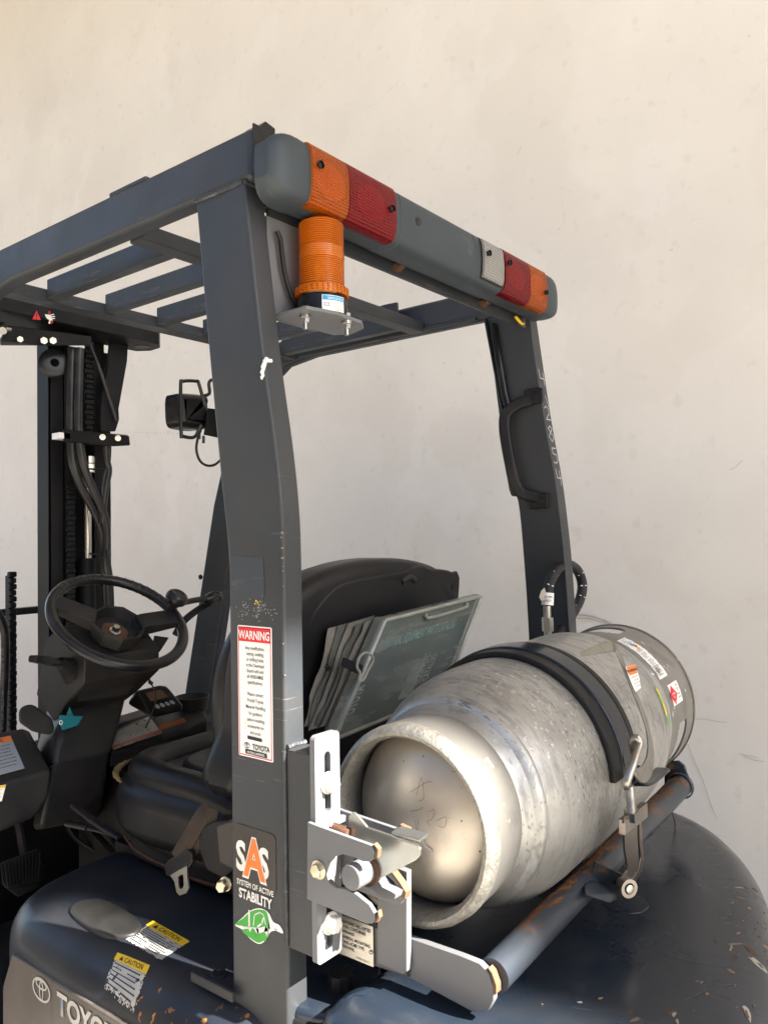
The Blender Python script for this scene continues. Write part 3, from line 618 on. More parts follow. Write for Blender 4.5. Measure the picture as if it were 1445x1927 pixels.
foot = [tuple(at(0, .772, *q))[1:] for q in ((600, 1712), (640, 1722), (775, 1764), (870, 1797), (905, 1811), (922, 1828), (932, 1856), (932, 1882), (922, 1900), (906, 1905), (890, 1902), (770, 1838), (640, 1795), (600, 1784))]
obj('cradle_foot', prism(0, foot, .768, .7785, .0025, 2), LATCHP, FK)
arm = [tuple(at(0, .760, *q))[1:] for q in ((712, 1618), (768, 1640), (768, 1828), (760, 1834), (712, 1812))]
obj('cradle_arm', join(prism(0, arm, .7575, .7675, .0015)), LATCHP, FK)
bead((.770, .575, -.487), (.770, .576, -.525), .004, 8)
# maker's plate screwed to the foot
pl = planar(at(0, .766, 627, 1716), (0, -1, 0), (0, 0, -1)); 
tg = obj('name_plate', sheet(pl, rr(-.012, 0, .0665, .049, .001), .0012), TAG, FK)
obj('plate_lettering', glyphs([("UNDERWRITERS LABORATORIES INC. LISTED", .063, .0085, .0056, .82, 'RIGHT', .012), ("FOR LP GAS FUEL CONTAINER", .055, .0145, .0056, .82, 'RIGHT', .012), ("WITH THE MARKINGS", .036, .0205, .0056, .82, 'RIGHT', .012), ("33.5 LB UNIVERSAL MOUNTING", .0615, .0275, .0056, .82, 'RIGHT', .012), ("FILL COUPLING ACME TYPE", .052, .0335, .0056, .82, 'RIGHT', .012), ("VAPOR WITHDRAWAL", .036, .0395, .0056, .82, 'RIGHT', .012), ("57908-U2100-71", .060, .0465, .0034, .9, 'RIGHT')], pl, .0016), INKB, tg, smooth=False)
obj('plate_screw', lathe([(0, 0), (.0, .0028), (.0014, .0026), (.002, .0015), (.002, 0)], pl(.063, .0315, .001), (-1, 0, 0), 16), CHROME, tg)
# rust where the cylinder has rubbed the rail bare
RUSTR = M('rail rust', (.13, .055, .02), .9, var=.5, vs=120, bump=1, bs=500, bdist=.001)
rd = (RB-RA).normalized(); rs_ = V((0, 1, 0)); rs_ = (rs_-rd*rs_.dot(rd)).normalized(); ru_ = rd.cross(rs_); ru_ = ru_ if ru_.z > 0 else -ru_
def fnR(x, a, h=0): return RA+rd*x+(rs_*math.cos(R_(a))+ru_*math.sin(R_(a)))*(.0195+h)
def norust(i, j):
    x = .07+.59*i; a = 20+110*j; e = 1-abs(j-.52)*1.9
    return mn.noise(V((x*28, a*.045, 0)))*.75+mn.noise(V((x*110, a*.16, 3)))*.45+mn.noise(V((x*300, a*.4, 7)))*.25 < .42-.62*e+.25*max(0, .45-i)
rb_ = grid(fnR, .07, .66, 20, 130, .0004, 300, 30, norust)
bmesh.ops.delete(rb_, geom=[v for v in rb_.verts if not v.link_faces], context='VERTS')
obj('rust_patch', rb_, RUSTR, cr, kind='stuff')
# support under the rail with the hinge of the tightener
obj('rail_bracket', join(hull([at(1, .455, 1118, 1618), at(1, .455, 1130, 1640), at(1, .42, 1183, 1652), at(1, .42, 1190, 1690), at(1, .43, 1178, 1692), at(1, .458, 1112, 1650), at(1, .448, 1120, 1622), at(1, .414, 1188, 1655)], .002),
    hull([at(1, .45, 1100, 1668), at(1, .45, 1118, 1660), at(1, .43, 1158, 1682), at(1, .43, 1162, 1694), at(1, .43, 1148, 1701), at(1, .44, 1100, 1686), at(1, .47, 1110, 1640)], .003)), RAIL, cr)
CW = -.545
obj('foot_disc', cyl((1.135, .455, CW-.002), (1.135, .455, CW+.004), .034, 36, .002), NAVY, FK)
# ---------- strap over the cylinder
def arcp(x, r, a0, a1, n=48): return [V((x, TY-r*math.cos(R_(lerp(a0, a1, i/n))), TZ+r*math.sin(R_(lerp(a0, a1, i/n))))) for i in range(n+1)]
upo = lambda A, n=48: (lambda i: V((0, -math.cos(R_(lerp(A[0], A[1], i/n))), math.sin(R_(lerp(A[0], A[1], i/n))))))
S0 = (3, 215)
TILT = True
STR = obj('cylinder_strap', sweep(arcp(1.079, .169, *S0), rrect(.040, .006, .0028, 3), upv=upo(S0)), M('strap paint', (.008, .012, .020), .22, coat=.15, bump=.2, bs=60, layers=[dict(s=20, st=(1, 6, 1), lo=.68, hi=.72, c=(.07, .085, .10), a=.5), dict(s=24, lo=.70, hi=.73, c=(.30, .13, .05), r=.8)]), FK)
obj('strap_rubber', sweep(arcp(1.047, .1645, 2, 215), rrect(.030, .009, .003, 3), upv=upo((2, 215))), RUBBER, STR)
obj('strap_rubber', sweep(arcp(1.113, .1645, 3, 215), rrect(.016, .009, .003, 3), upv=upo(S0)), RUBBER, STR)
TILT = False
# band end bent out as a hook below, with the spring lever and hook bolt
pp = [(1.072, .430, -.33), (1.074, .423, -.350), (1.082, .412, -.362), (1.10, .405, -.362), (1.135, .400, -.345)]
obj('strap_hook', sweep(spline([at(1, .425, 1190, 1445), at(1, .412, 1192, 1465), at(1, .405, 1202, 1476), at(1, .402, 1215, 1474), at(1, .402, 1232, 1462), at(1, .402, 1247, 1448)], 5), rrect(.005, .022, .002, 2), upv=(0, -1, .15)), STR.data.materials[0], STR)
lp = [at(1, Y, u, v) for u, v, Y in ((1094, 1232, .452), (1120, 1224, .449), (1144, 1217, .446), (1158, 1220, .440), (1168, 1240, .434), (1182, 1275, .424), (1196, 1310, .414), (1210, 1345, .404), (1219, 1376, .398), (1224, 1410, .392), (1221, 1440, .388), (1211, 1457, .386), (1200, 1459, .386), (1193, 1446, .386), (1194, 1415, .386))]
lv = obj('tension_lever', sweep(spline(lp, 5), rrect(.020, .0034, .0014, 2), upv=(.25, -1, .45), scale=lambda t: lerp(.35, 1, min(1, t*5)) if t < .2 else 1), M('lever steel', (.27, .26, .235), .42, .9, var=.15, vs=30, bump=.5, bs=200, layers=[dict(s=22, lo=.5, hi=.7, c=(.13, .12, .10), a=.7), dict(s=60, lo=.68, hi=.72, c=(.3, .14, .06), m=0)]), STR)
pS = [at(1, Y, u, v)+V((0, -.004, .001)) for u, v, Y in ((1171, 1256, .427), (1189, 1252, .427), (1197, 1278, .420), (1200, 1296, .416), (1190, 1303, .416), (1183, 1288, .420))]
def sheet3(pts, m, nm, parent, h=0.0008, **kw):
    bm = bmesh.new(); A = [bm.verts.new(p) for p in pts]; bm.faces.new(A); bmesh.ops.recalc_face_normals(bm, faces=bm.faces); r = bmesh.ops.extrude_face_region(bm, geom=bm.faces[:]); n = (V(pts[1])-V(pts[0])).cross(V(pts[2])-V(pts[1])).normalized()
    if n.dot(V(pts[0])) > 0: n = -n
    for v in [g for g in r['geom'] if isinstance(g, bmesh.types.BMVert)]: v.co += n*h
    bmesh.ops.recalc_face_normals(bm, faces=bm.faces); return obj(nm, bm, m, parent, smooth=False, **kw)
ls = sheet3(pS, WHITEP, 'lever_label', lv, label='small orange and white warning label on the lever')
def quadfn(P, w_, h_):   # P: tl, tr, br, bl
    P = [V(p) for p in P]; n = (P[1]-P[0]).cross(P[3]-P[0]).normalized()
    if n.dot(P[0]) > 0: n = -n
    return lambda x, y, h=0: P[0].lerp(P[1], x/w_).lerp(P[3].lerp(P[2], x/w_), y/h_)+n*h
qf = quadfn([pS[0], pS[1], pS[3], pS[4]], 1, 2)
obj('label_print', grid(qf, .05, .98, .02, .72, .0013, 2, 2), INKO, ls); obj('label_lettering', glyphs([("WARNING", .5, .5, .34, .75, 'CENTER', .02), ("KEEP LEVER", .5, 1.0, .20, .8, 'CENTER'), ("LATCHED", .55, 1.25, .20, .8, 'CENTER'), ("SECURE TANK", .6, 1.5, .18, .8, 'CENTER'), ("BEFORE USE", .65, 1.75, .18, .8, 'CENTER')], qf, .0016), INKB, ls, smooth=False)
hb = obj('hook_bolt', tube([at(1, .396, 1193, 1415), at(1, .392, 1190, 1398), at(1, .384, 1197, 1388), at(1, .380, 1204, 1398), at(1, .380, 1200, 1412), at(1, .380, 1191, 1440), at(1, .383, 1180, 1470), at(1, .386, 1178, 1482)], .0052, 12, 5), STEEL, FK)
th = [at(1, .388, 1184, 1478), at(1, .391, 1188, 1530)]
obj('thread', sweep([th[0].lerp(th[1], i/60) for i in range(61)], circ(.0052, 12), scale=lambda t: 1+.09*math.sin(t*60*math.pi*.66)), STEEL, hb)
obj('nut', cyl(at(1, .391, 1188, 1524), at(1, .393, 1188.5, 1541), .0095, 6), CHROME, hb)
yk = [at(1, .393, *q) for q in ((1175, 1538), (1202, 1538))]
def plate(pxs, Y0, Y1, th, off=(0, 0, 0)):
    n = len(pxs); top = min(v for _, v in pxs); bot = max(v for _, v in pxs)
    P = [at(1, lerp(Y0, Y1, (v-top)/(bot-top)), u, v)+V(off) for u, v in pxs]; bm = bmesh.new(); A = [bm.verts.new(p) for p in P]; B = [bm.verts.new(p+V((0, th, 0))) for p in P]
    bm.faces.new(A); bm.faces.new(B[::-1])
    for i in range(n): bm.faces.new((A[i], B[i], B[(i+1) % n], A[(i+1) % n]))
    bmesh.ops.recalc_face_normals(bm, faces=bm.faces); return fin(bm, .0007, 2)
TB = M('yoke zinc', (.32, .29, .26), .36, 1, var=.15, vs=25, layers=[dict(s=30, lo=.5, hi=.7, c=(.28, .23, .2), a=.6)])
obj('tightener_yoke', join(plate([(1174, 1541), (1178, 1536), (1196, 1536), (1199, 1541), (1200, 1580), (1202, 1615), (1200, 1636), (1192, 1648), (1178, 1662), (1170, 1655), (1180, 1640), (1181, 1628), (1176, 1600)], .392, .412, .003),
    plate([(1203, 1541), (1207, 1538), (1209, 1580), (1213, 1615), (1210, 1640), (1196, 1660), (1190, 1668), (1186, 1662), (1200, 1642), (1206, 1615), (1203, 1580)], .397, .418, .003), box(at(1, .393, 1176, 1544), at(1, .402, 1207, 1536), .001)), TB, hb)
pv = at(1, .412, 1180, 1671)
obj('pivot_eye', join(lathe([(0, .0075), (0, .0125), (.014, .0125), (.014, .0075), (0, .0075)], pv-V((.002, .004, 0)), (.55, .83, 0), 24)), TB, hb)
obj('pivot_pin', join(cyl(pv-V((.004, .006, 0)), pv+V((.016, .024, 0)), .0062, 20, .001)), CHROME, hb)
# ---------- braided gas hose with swivel
YH = .715
hp = [at(1, YH, u, v) for u, v in ((1029, 1138), (1030, 1118), (1036, 1092), (1050, 1071), (1069, 1063), (1086, 1073), (1095, 1096), (1094, 1118), (1086, 1140), (1072, 1163), (1058, 1185), (1040, 1215))]
HS = M('braid sleeve', (.013, .013, .015), .5, bump=1, bs=900, bdist=.001)
hs = obj('gas_hose', tube(hp, .0105, 16, 6), HS, FK)
flk = bmesh.new(); hpp = spline(hp, 12)
for k in range(9, len(hpp)-14, 11):
    for q in (-1, 1):
        p = hpp[k]; t = (hpp[k+1]-p).normalized(); side = t.cross(V((-.75, -.65, 0))).normalized()
        c = p+side*.0045*q+V((-.0080, -.0069, 0)); bmesh.ops.create_cube(flk, size=1, matrix=Matrix.Translation(c) @ side.to_track_quat('X', 'Z').to_matrix().to_4x4() @ Matrix.Diagonal((.0042, .0016, .0018, 1)))
obj('tracer_thread', flk, INKW, hs, kind='stuff')
obj('hose_band', cyl(at(1, YH-.001, 1031, 1116), at(1, YH-.001, 1030, 1139), .0118, 20), WHITEP, hs)
fh = quadfn([at(1, YH-.0135, 1022, 1117), at(1, YH-.0135, 1040, 1117), at(1, YH-.0135, 1040, 1139), at(1, YH-.0135, 1021, 1139)], 1, 1.2)
obj('band_lettering', glyphs([("SUR 8/94", .5, .45, .28, .8, 'CENTER', .02), ("70273", .5, .85, .30, .9, 'CENTER', .02)], fh, .0002), INKB, hs, smooth=False)
sheet3([at(1, YH-.004, *q) for q in ((1018, 1112), (1024, 1106), (1030, 1128), (1018, 1131), (1014, 1124))], TAG, 'paper_tag', hs)
obj('hose_swivel', join(cyl(at(1, YH, 1029, 1140), at(1, YH, 1030, 1164), .0075, 16), cyl(at(1, YH, 1030, 1162), at(1, YH, 1031, 1188), .0115, 6), cyl(at(1, YH, 1031, 1188), at(1, YH, 1031, 1230), .008, 12)), ZINC, hs)
# loose wire ends behind the flange
obj('loose_wire', tube([(1.47, .50, -.47), (1.472, .497, -.495), (1.468, .495, -.51), (1.474, .492, -.53), (1.47, .49, -.548)], .0012, 6, 5), RUSTY, cr)

# ============================================================ lock bracket on the near pillar
BLK = obj('mount_block', prism(2, [(.7005, .7095), (.7005, .669), (.737, .669), (.737, .7095)], -.505, -.262, .003), GUARD, FK)
for z0_, z1_ in ((-.50, -.265),): bead((XN-.0005, .7115, z0_), (XN-.0005, .7115, z1_), .0028, 26)
bead((.703, .7095, -.260), (.735, .709, -.260), .004, 6)
# slotted plate facing the rear
def slotplate(x0, x1, z0, z1, y, t, slots, bev=.002):
    "plate in XZ with slots: built as strips around them"
    xc = (x0+x1)/2; bm = bmesh.new(); N_ = 12
    out = [(a, b) for a, b in rr(x0, z0, x1, z1, .007, 5)]
    faces = []
    def vert(x, z, yy): return bm.verts.new((x, yy, z))
    vo = [vert(a, b, y) for a, b in out]; eo = [bm.edges.new((vo[i], vo[(i+1) % len(vo)])) for i in range(len(vo))]
    allE = list(eo)
    for (sz0, sz1, r) in slots:
        s = [(xc+r*math.cos(R_(a)), sz1-r+r*math.sin(R_(a))) for a in range(0, 181, 20)]+[(xc+r*math.cos(R_(a)), sz0+r+r*math.sin(R_(a))) for a in range(180, 361, 20)]
        v = [vert(a, b, y) for a, b in s]; allE += [bm.edges.new((v[i], v[(i+1) % len(v)])) for i in range(len(v))]
    bmesh.ops.triangle_fill(bm, edges=allE, use_beauty=True)
    r = bmesh.ops.extrude_face_region(bm, geom=bm.faces[:])
    for v in [g for g in r['geom'] if isinstance(g, bmesh.types.BMVert)]: v.co.y += t
    bmesh.ops.recalc_face_normals(bm, faces=bm.faces); return bm
LK = obj('lock_bracket', slotplate(.700, .745, -.512, -.240, .6605, .008, [(-.336, -.262, .0055), (-.497, -.425, .0055)]), LATCHP, FK)
for z in (-.300, -.469):
    hexbolt((.7225, .6605, z), (0, -1, 0), .0105, .010, .0135, .003, WBOLT, LK, 'flange_bolt')
Cp = [tuple(at(0, .70, *q))[1:] for q in ((584, 1545), (596, 1550), (690, 1584), (704, 1589), (711, 1600), (708, 1615), (700, 1620), (688, 1619), (668, 1610), (650, 1606), (634, 1610), (623, 1624), (620, 1642), (625, 1658), (638, 1668), (655, 1670), (675, 1680), (700, 1700), (711, 1718), (712, 1728), (706, 1736), (695, 1736), (583, 1690))]
obj('lock_jaw', prism(0, Cp, .6945, .7005, .0012, 2), LATCHP, LK)
C2 = [(a, b+.002) for a, b in Cp]
obj('lock_jaw', prism(0, C2, .7465, .7525, .0012, 2), LATCHP, LK)
obj('jaw_web', box((.7008, .652, -.352), (.7462, .659, -.344), .001), LATCHP, LK)
hexbolt(at(0, .6945, 600, 1637), (-1, 0, 0), .0082, .006, .0112, .0018, YZINC, LK, 'yellow_bolt')
pk = at(0, .694, 665, 1650)
obj('locking_pin', join(cyl(pk+V((-.006, 0, 0)), pk+V((.066, 0, 0)), .0145, 28, .0025)), LATCHP, FK)
obj('pin_collar', lathe([(0, .0148), (0, .0185), (.010, .0185), (.010, .0148)], pk+V((.020, 0, 0)), (1, 0, 0), 28), RUSTY, FK)
# zinc plated hand latch between the jaws
def Xp(u, v, x=.722): return tuple(at(0, x, u, v))[1:]
lt = obj('latch_handle', prism(0, [Xp(*q) for q in ((657, 1568), (660, 1534), (668, 1527), (676, 1534), (694, 1556), (735, 1570), (748, 1576), (786, 1588), (794, 1596), (793, 1610), (786, 1618), (700, 1662), (690, 1655), (688, 1625), (700, 1600), (672, 1582))], .7185, .7225, .0012, 2), ZINC, LK)
obj('latch_flap', join(prism(2, [(.7228, at(0, .722, 735, 1572).y), (.7228, at(0, .722, 790, 1590).y), (.745, at(0, .722, 790, 1590).y+.004), (.745, at(0, .722, 735, 1572).y+.002)], -.3425, -.3385, .0012), box((.7228, .570, -.352), (.7262, .625, -.344), .001)), ZINC, LK)
obj('latch_spring', join(tube([(.715+.011*0, .645, -.350), (.715, .622, -.352)], .006, 12), tube([(.7225, .640-.0022*k+.0008*math.sin(k), -.352+.007*math.cos(k*1.5708)) if False else (.716+.007*math.sin(k*1.5708), .645-.00045*k, -.351+.007*math.cos(k*1.5708)) for k in range(44)], .0012, 6)), RUSTY, LK)
obj('latch_catch', join(prism(0, [Xp(*q, .738) for q in ((690, 1655), (720, 1648), (730, 1665), (745, 1672), (755, 1678), (752, 1688), (735, 1690), (722, 1684), (712, 1672), (700, 1668))], .728, .750, .0015), prism(0, [Xp(*q, .742) for q in ((723, 1636), (735, 1642), (752, 1664), (762, 1680), (760, 1692), (754, 1684), (740, 1660), (722, 1643))], .742, .752, .001)), LATCHP, LK)

# tips where the paint has worn to the orange primer
WORN = flat('worn orange primer', (.13, .075, .04), .7)
def tip(ax_, x0, x1, pxs, par):
    return obj('worn_tip', prism(0, [tuple(at(0, x0, *q))[1:] for q in pxs], x0, x1, .0004, 1), WORN, par)
tip(0, .6943, .7007, ((703, 1588), (712, 1599), (710, 1616), (703, 1618), (707, 1602)), LK)
tip(0, .6943, .7007, ((711, 1714), (714, 1728), (708, 1738), (702, 1737), (708, 1728)), LK)
tip(0, .7463, .7527, ((752, 1552), (768, 1560), (771, 1572), (764, 1570), (750, 1560)), LK)
tip(0, .7679, .7787, ((918, 1822), (926, 1832), (934, 1856), (934, 1872), (929, 1872), (926, 1848)), FK)
tip(0, .7419, .7522, ((724, 1634), (737, 1641), (754, 1664), (764, 1680), (761, 1694), (757, 1690), (752, 1668), (735, 1646)), LK)
# ============================================================ body: counterweight, engine hood, floor
cwp = [(.695, .655), (.690, .45), (.705, .32), (.76, .255), (.88, .226), (1.03, .232), (1.18, .258), (1.34, .305), (1.47, .370), (1.57, .455), (1.622, .56), (1.63, .70), (1.62, .78), (1.50, .80), (.98, .80), (.90, .74), (.84, .665)]
NAVYW = NAVY
obj('counterweight', rslab(cwp, 2, -1.35, CW, .055, crown=.003, n=7), NAVY, FK)
# chipped paint where pallets hit the rear corner: flakes lie in the paint edge
chipm = flat('bare casting', (.22, .15, .095), .8); chipd = flat('rust chip', (.09, .05, .03), .85); chipw = flat('grey primer', (.30, .28, .245), .8)
def flake(c, ax, ln, wd, m, z=CW):
    bm = bmesh.new(); n = 11; vs_ = []
    for i in range(n):
        a = 2*math.pi*i/n; r = rnd.uniform(.6, 1.15); x, y = math.cos(a)*ln*r, math.sin(a)*wd*r
        vs_.append(bm.verts.new(V((c[0]+x*math.cos(ax)-y*math.sin(ax), c[1]+x*math.sin(ax)+y*math.cos(ax), z+c[2]))))
    bm.faces.new(vs_); r = bmesh.ops.extrude_face_region(bm, geom=bm.faces[:])
    for v in [g for g in r['geom'] if isinstance(g, bmesh.types.BMVert)]: v.co.z -= .002
    bmesh.ops.recalc_face_normals(bm, faces=bm.faces)
    return bm
CWO = sc.collection.objects['counterweight']
bpy.context.view_layer.update()
def drop(bm):
    "lay the flake on the rounded top of the counterweight"
    inv = CWO.matrix_world.inverted()
    for v in bm.verts:
        p = inv @ V((v.co.x, v.co.y, 0)); hit, loc, nn, _ = CWO.ray_cast(p, V((0, 0, -1)))
        dz = v.co.z-CW
        if hit: v.co = (CWO.matrix_world @ loc)+nn*(.0006+dz)
    return bm
sets = {0: [], 1: [], 2: []}
for u, v, a, l, w_, k in ((1345, 1772, 70, .010, .004, 1), (1385, 1777, 0, .020, .0035, 0), (1412, 1782, -40, .014, .009, 1), (1425, 1800, -50, .018, .011, 2), (1382, 1800, 10, .008, .006, 1), (1376, 1828, -60, .009, .005, 0), (1390, 1670, 90, .003, .014, 2), (1392, 1690, 50, .004, .010, 0), (1405, 1665, 80, .003, .006, 0), (1378, 1700, 20, .006, .003, 0), (1410, 1705, 40, .006, .004, 0), (1400, 1720, 0, .004, .003, 1), (1365, 1672, 0, .006, .0015, 0), (1398, 1733, 0, .003, .003, 0), (1420, 1740, 0, .003, .002, 1), (1375, 1722, 0, .003, .002, 0),
        (1406, 1890, 60, .018, .008, 2), (1404, 1893, 60, .010, .004, 1), (1330, 1872, 30, .006, .004, 0), (1262, 1908, 30, .012, .005, 1), (1268, 1912, 40, .010, .003, 2), (1320, 1851, 40, .006, .0025, 0), (1312, 1849, 10, .004, .002, 0), (1130, 1883, 20, .006, .003, 0), (1090, 1890, 80, .003, .005, 2), (1020, 1893, 0, .002, .002, 0), (1440, 1760, 10, .008, .005, 0), (1195, 1922, 20, .012, .004, 1), (1275, 1925, 70, .010, .0025, 2), (1185, 1910, 0, .005, .004, 1), (1435, 1725, 60, .008, .003, 0), (1420, 1660, 90, .003, .008, 1)):
    p = at(2, CW, u, v); sets[k].append(drop(flake((p.x, p.y, 0), R_(a-40), l*.62, w_*.62, None)))
for k in range(22):
    u, v = rnd.uniform(1370, 1445), rnd.uniform(1660, 1920); p = at(2, CW, u, v); sets[k % 2].append(drop(flake((p.x, p.y, 0), rnd.uniform(0, 3), rnd.uniform(.0008, .0025), rnd.uniform(.0006, .0014), None)))
for k, m in enumerate((chipm, chipd, chipw)): obj('paint_chip', join(*sets[k]), m, CWO, smooth=False, kind='stuff')
q = []
for pts in (((1200, 1775), (1240, 1792), (1300, 1812), (1370, 1822)), ((1075, 1900), (1112, 1906)), ((1240, 1770), (1252, 1772)), ((1390, 1850), (1340, 1862), (1290, 1885))):
    PP = [at(2, CW, *a) for a in pts]; q.append(drop(sweep(spline(PP, 4), [(-.00022, 0), (.00022, 0), (.00022, .0001), (-.00022, .0001)])))
obj('scratch', join(*q), flat('scratch grey', (.10, .10, .10), .7), CWO, smooth=False, kind='stuff')
# engine hood with its side rounding down to the name
HZ = -.600
hp_ = [(.640, 1.00), (.640, 1.22), (.655, 1.31), (.70, 1.375), (.80, 1.41), (1.00, 1.42), (1.35, 1.42), (1.50, 1.38), (1.55, 1.25), (1.55, .90), (1.50, .80), (1.30, .795), (1.05, .80), (.90, .79), (.86, .73), (.80, .70), (.72, .715), (.655, .78)]
HD = obj('engine_hood', rslab(hp_, 2, -1.35, HZ, .070, crown=.006, n=8), HOODP, FK)
obj('hood_side_panel', rslab([(1.27, -.66), (1.30, -.72), (1.30, -1.2), (.76, -1.2), (.76, -.66), (1.0, -.657)], 0, .66, .6365, .004, smooth=0), M('side panel ground glow', (.085, .072, .060), .3, var=.2, vs=10, layers=[dict(s=8, st=(1, 8, 1), lo=.55, hi=.7, c=(.05, .043, .037), a=.6)]), HD)  # lighter brown base colour paints in the reflection of the sunlit ground
# rubbed pad and the pressed step along the hood
obj('hood_pad', rslab([tuple(at(2, HZ, *q))[:2] for q in ((132, 1720), (148, 1702), (190, 1697), (236, 1718), (266, 1743), (256, 1762), (216, 1768), (172, 1752))], 2, HZ-.01, HZ+.006, .005), M('rubbed pad', (.026, .025, .024), .42, var=.3, vs=20, bump=.5, bs=60, bdist=.001), HD)
def surf(ob, fn2):
    "sheet function that lies on a surface seen from above"
    inv = ob.matrix_world.inverted()
    def f(x, y, h=0):
        p = fn2(x, y); hit, loc, nn, _ = ob.ray_cast(inv @ V((p.x, p.y, p.z+.2)), V((0, 0, -1)))
        return (ob.matrix_world @ loc)+nn*(h+.0004) if hit else p
    return f
bpy.context.view_layer.update()
def hq(a, b, c, d):
    P = [at(2, HZ, *q_) for q_ in (a, b, c, d)]
    return surf(HD, lambda x, y: P[0].lerp(P[1], x).lerp(P[3].lerp(P[2], x), y))
def worn(fn, lines, title, tear, nm, lab, seed):
    rr_ = random.Random(seed)
    def cut(i, j): return tear and (j > .9-tear*.2*rr_.random() or i < tear*.09*rr_.random() or i > 1-tear*.10*rr_.random())
    s_ = obj(nm, grid(fn, 0, 1, 0, 1, .0006, 44, 40, cut), WEAR, HD, smooth=False, label=lab)
    obj('label_print', grid(fn, 0, 1, 0, .24, .0011, 30, 8, lambda i, j: tear > .8 and rr_.random() < .3), INKY, s_, smooth=False)
    g_ = glyphs([(title, .58, .19, .20, .62, 'CENTER', .012)], fn, .0016)
    tri = [g_.verts.new(fn(a, b, .0016)) for a, b in ((.14, .19), (.20, .05), (.26, .19))]; g_.faces.new(tri)
    for k in range(lines):
        y = .32+k*.56/lines; x = .08
        while x < .86:
            l = rr_.uniform(.03, .10)
            if rr_.random() < .86 and x+l < .93: polyl(fn, [(x, y), (x+l, y)], .025, .0012, g_)
            x += l+.018
    obj('label_lettering', g_, INKB, s_, smooth=False, kind='stuff')
worn(hq((288, 1737), (357, 1776), (296, 1812), (229, 1772)), 8, 'CAUTION', .25, 'caution_label', 'larger worn caution label with a yellow heading', 3)
worn(hq((222, 1787), (283, 1813), (250, 1853), (192, 1814)), 6, 'CAUTION', .6, 'caution_label', 'smaller torn caution label, its heading flaking off', 5)
# maker's name along the side of the hood
NMET = M('faded silver print', (.40, .385, .36), .45, .3, var=.2, vs=30)
def fside(x, y, h=0): return V((.6361-h, 1.218-x, -.6625-y))
nm = emblem(fside, .042, .020, .026, .0008)
glyphs([("TOYOTA", .088, .0375, .0435, 1.0, 'LEFT', .035)], fside, .0008, upm=nm)
obj('name_lettering', nm, NMET, HD, smooth=False)
# hood stay bracket and bolt beside the pillar
obj('hood_bracket', box((.692, .815, HZ+.002), (.735, .875, HZ+.008), .003), HOODP, HD)
obj('hood_bracket_edge', box((.688, .80, HZ+.002), (.694, .885, HZ+.016), .002), HOODP, HD)
hexbolt((.716, .858, HZ+.008), (0, 0, 1), .0085, .009, .011, .002, HOODP, HD, 'hood_bolt')
# rounded tray at the rear of the hood, its rubber seal and the filler knob
tp = [(.715, .69), (.76, .655), (.80, .650), (.838, .668), (.866, .70), (.875, .76), (.87, .82), (.72, .82)]
obj('seal', rslab([(lerp(.79, a, 1.05), lerp(.74, b, 1.06)) for a, b in tp], 2, -.64, -.594, .006), RUBBER, HD)
obj('rear_tray', rslab(tp, 2, -.66, -.582, .010), NAVY, HD)
kx = at(2, -.560, 641, 1826)
kb = bmesh.new(); K0 = []
prof = [(0, .0165), (.016, .0165), (.019, .0155), (.020, .0)]
kb = lathe(prof, (kx.x, kx.y, -.582), (0, 0, 1), 40)
for v in kb.verts:
    d_ = V((v.co.x-kx.x, v.co.y-kx.y, 0)); a = math.atan2(d_.y, d_.x)
    if d_.length > .01: v.co += d_.normalized()*.0010*math.cos(a*10)
obj('filler_knob', join(kb, cyl((kx.x, kx.y, -.586), (kx.x, kx.y, -.578), .0125, 24)), RUBBER, HD)
# floor, pedals and the inside of the cowl
FLM = M('floor mat', (.012, .012, .013), .7, var=.3, bump=.5, bs=80)
obj('floor_plate', box((.66, 1.36, -1.0), (1.56, 2.2, -.96), .004), FLM, FK)
obj('body_side', box((.66, .9, -1.45), (1.56, 2.35, -1.0), .02), MAST, FK)
obj('front_cowl', hull([(.80, 1.98, -.55), (1.52, 1.98, -.50), (.72, 2.02, -1.0), (1.54, 2.02, -1.0), (.80, 2.06, -.55), (1.52, 2.06, -.5), (.72, 2.1, -1.0), (1.54, 2.1, -1.0)], .01), MAST, FK)
pd = obj('brake_pedal', hull([at(1, 1.74, 0, 1625), at(1, 1.74, 70, 1598), at(1, 1.74, 84, 1640), at(1, 1.70, 72, 1672), at(1, 1.70, 33, 1684), at(1, 1.70, 5, 1668), at(1, 1.78, 0, 1625), at(1, 1.78, 70, 1598), at(1, 1.74, 84, 1650), at(1, 1.74, 33, 1690)], .004), RUBBER, FK)
for k in range(11):
    a = at(1, 1.735, 8+k*6.6, 1626-k*2.2); b = at(1, 1.695, 14+k*5.6, 1672-k*1.2); obj('pedal_rib', tube([a+V((0, -.004, .002)), b+V((0, -.004, .002))], .0022, 6), RUBBER, pd)
obj('pedal_arm', sweep([at(1, 1.76, 45, 1610), at(1, 1.78, 38, 1570), at(1, 1.80, 30, 1530)], rrect(.022, .010, .003)), PLASTIC, pd)
obj('accelerator_arm', sweep(spline([at(1, 1.72, 127, 1540), at(1, 1.72, 132, 1565), at(1, 1.70, 150, 1585), at(1, 1.68, 172, 1600), at(1, 1.66, 200, 1618)], 4), rrect(.016, .008, .003)), PLASTIC, FK)
obj('accelerator_pedal', hull([at(1, 1.62, 170, 1568), at(1, 1.62, 182, 1562), at(1, 1.56, 218, 1600), at(1, 1.56, 206, 1610), at(1, 1.64, 170, 1568), at(1, 1.58, 218, 1605)], .003), RUBBER, FK)

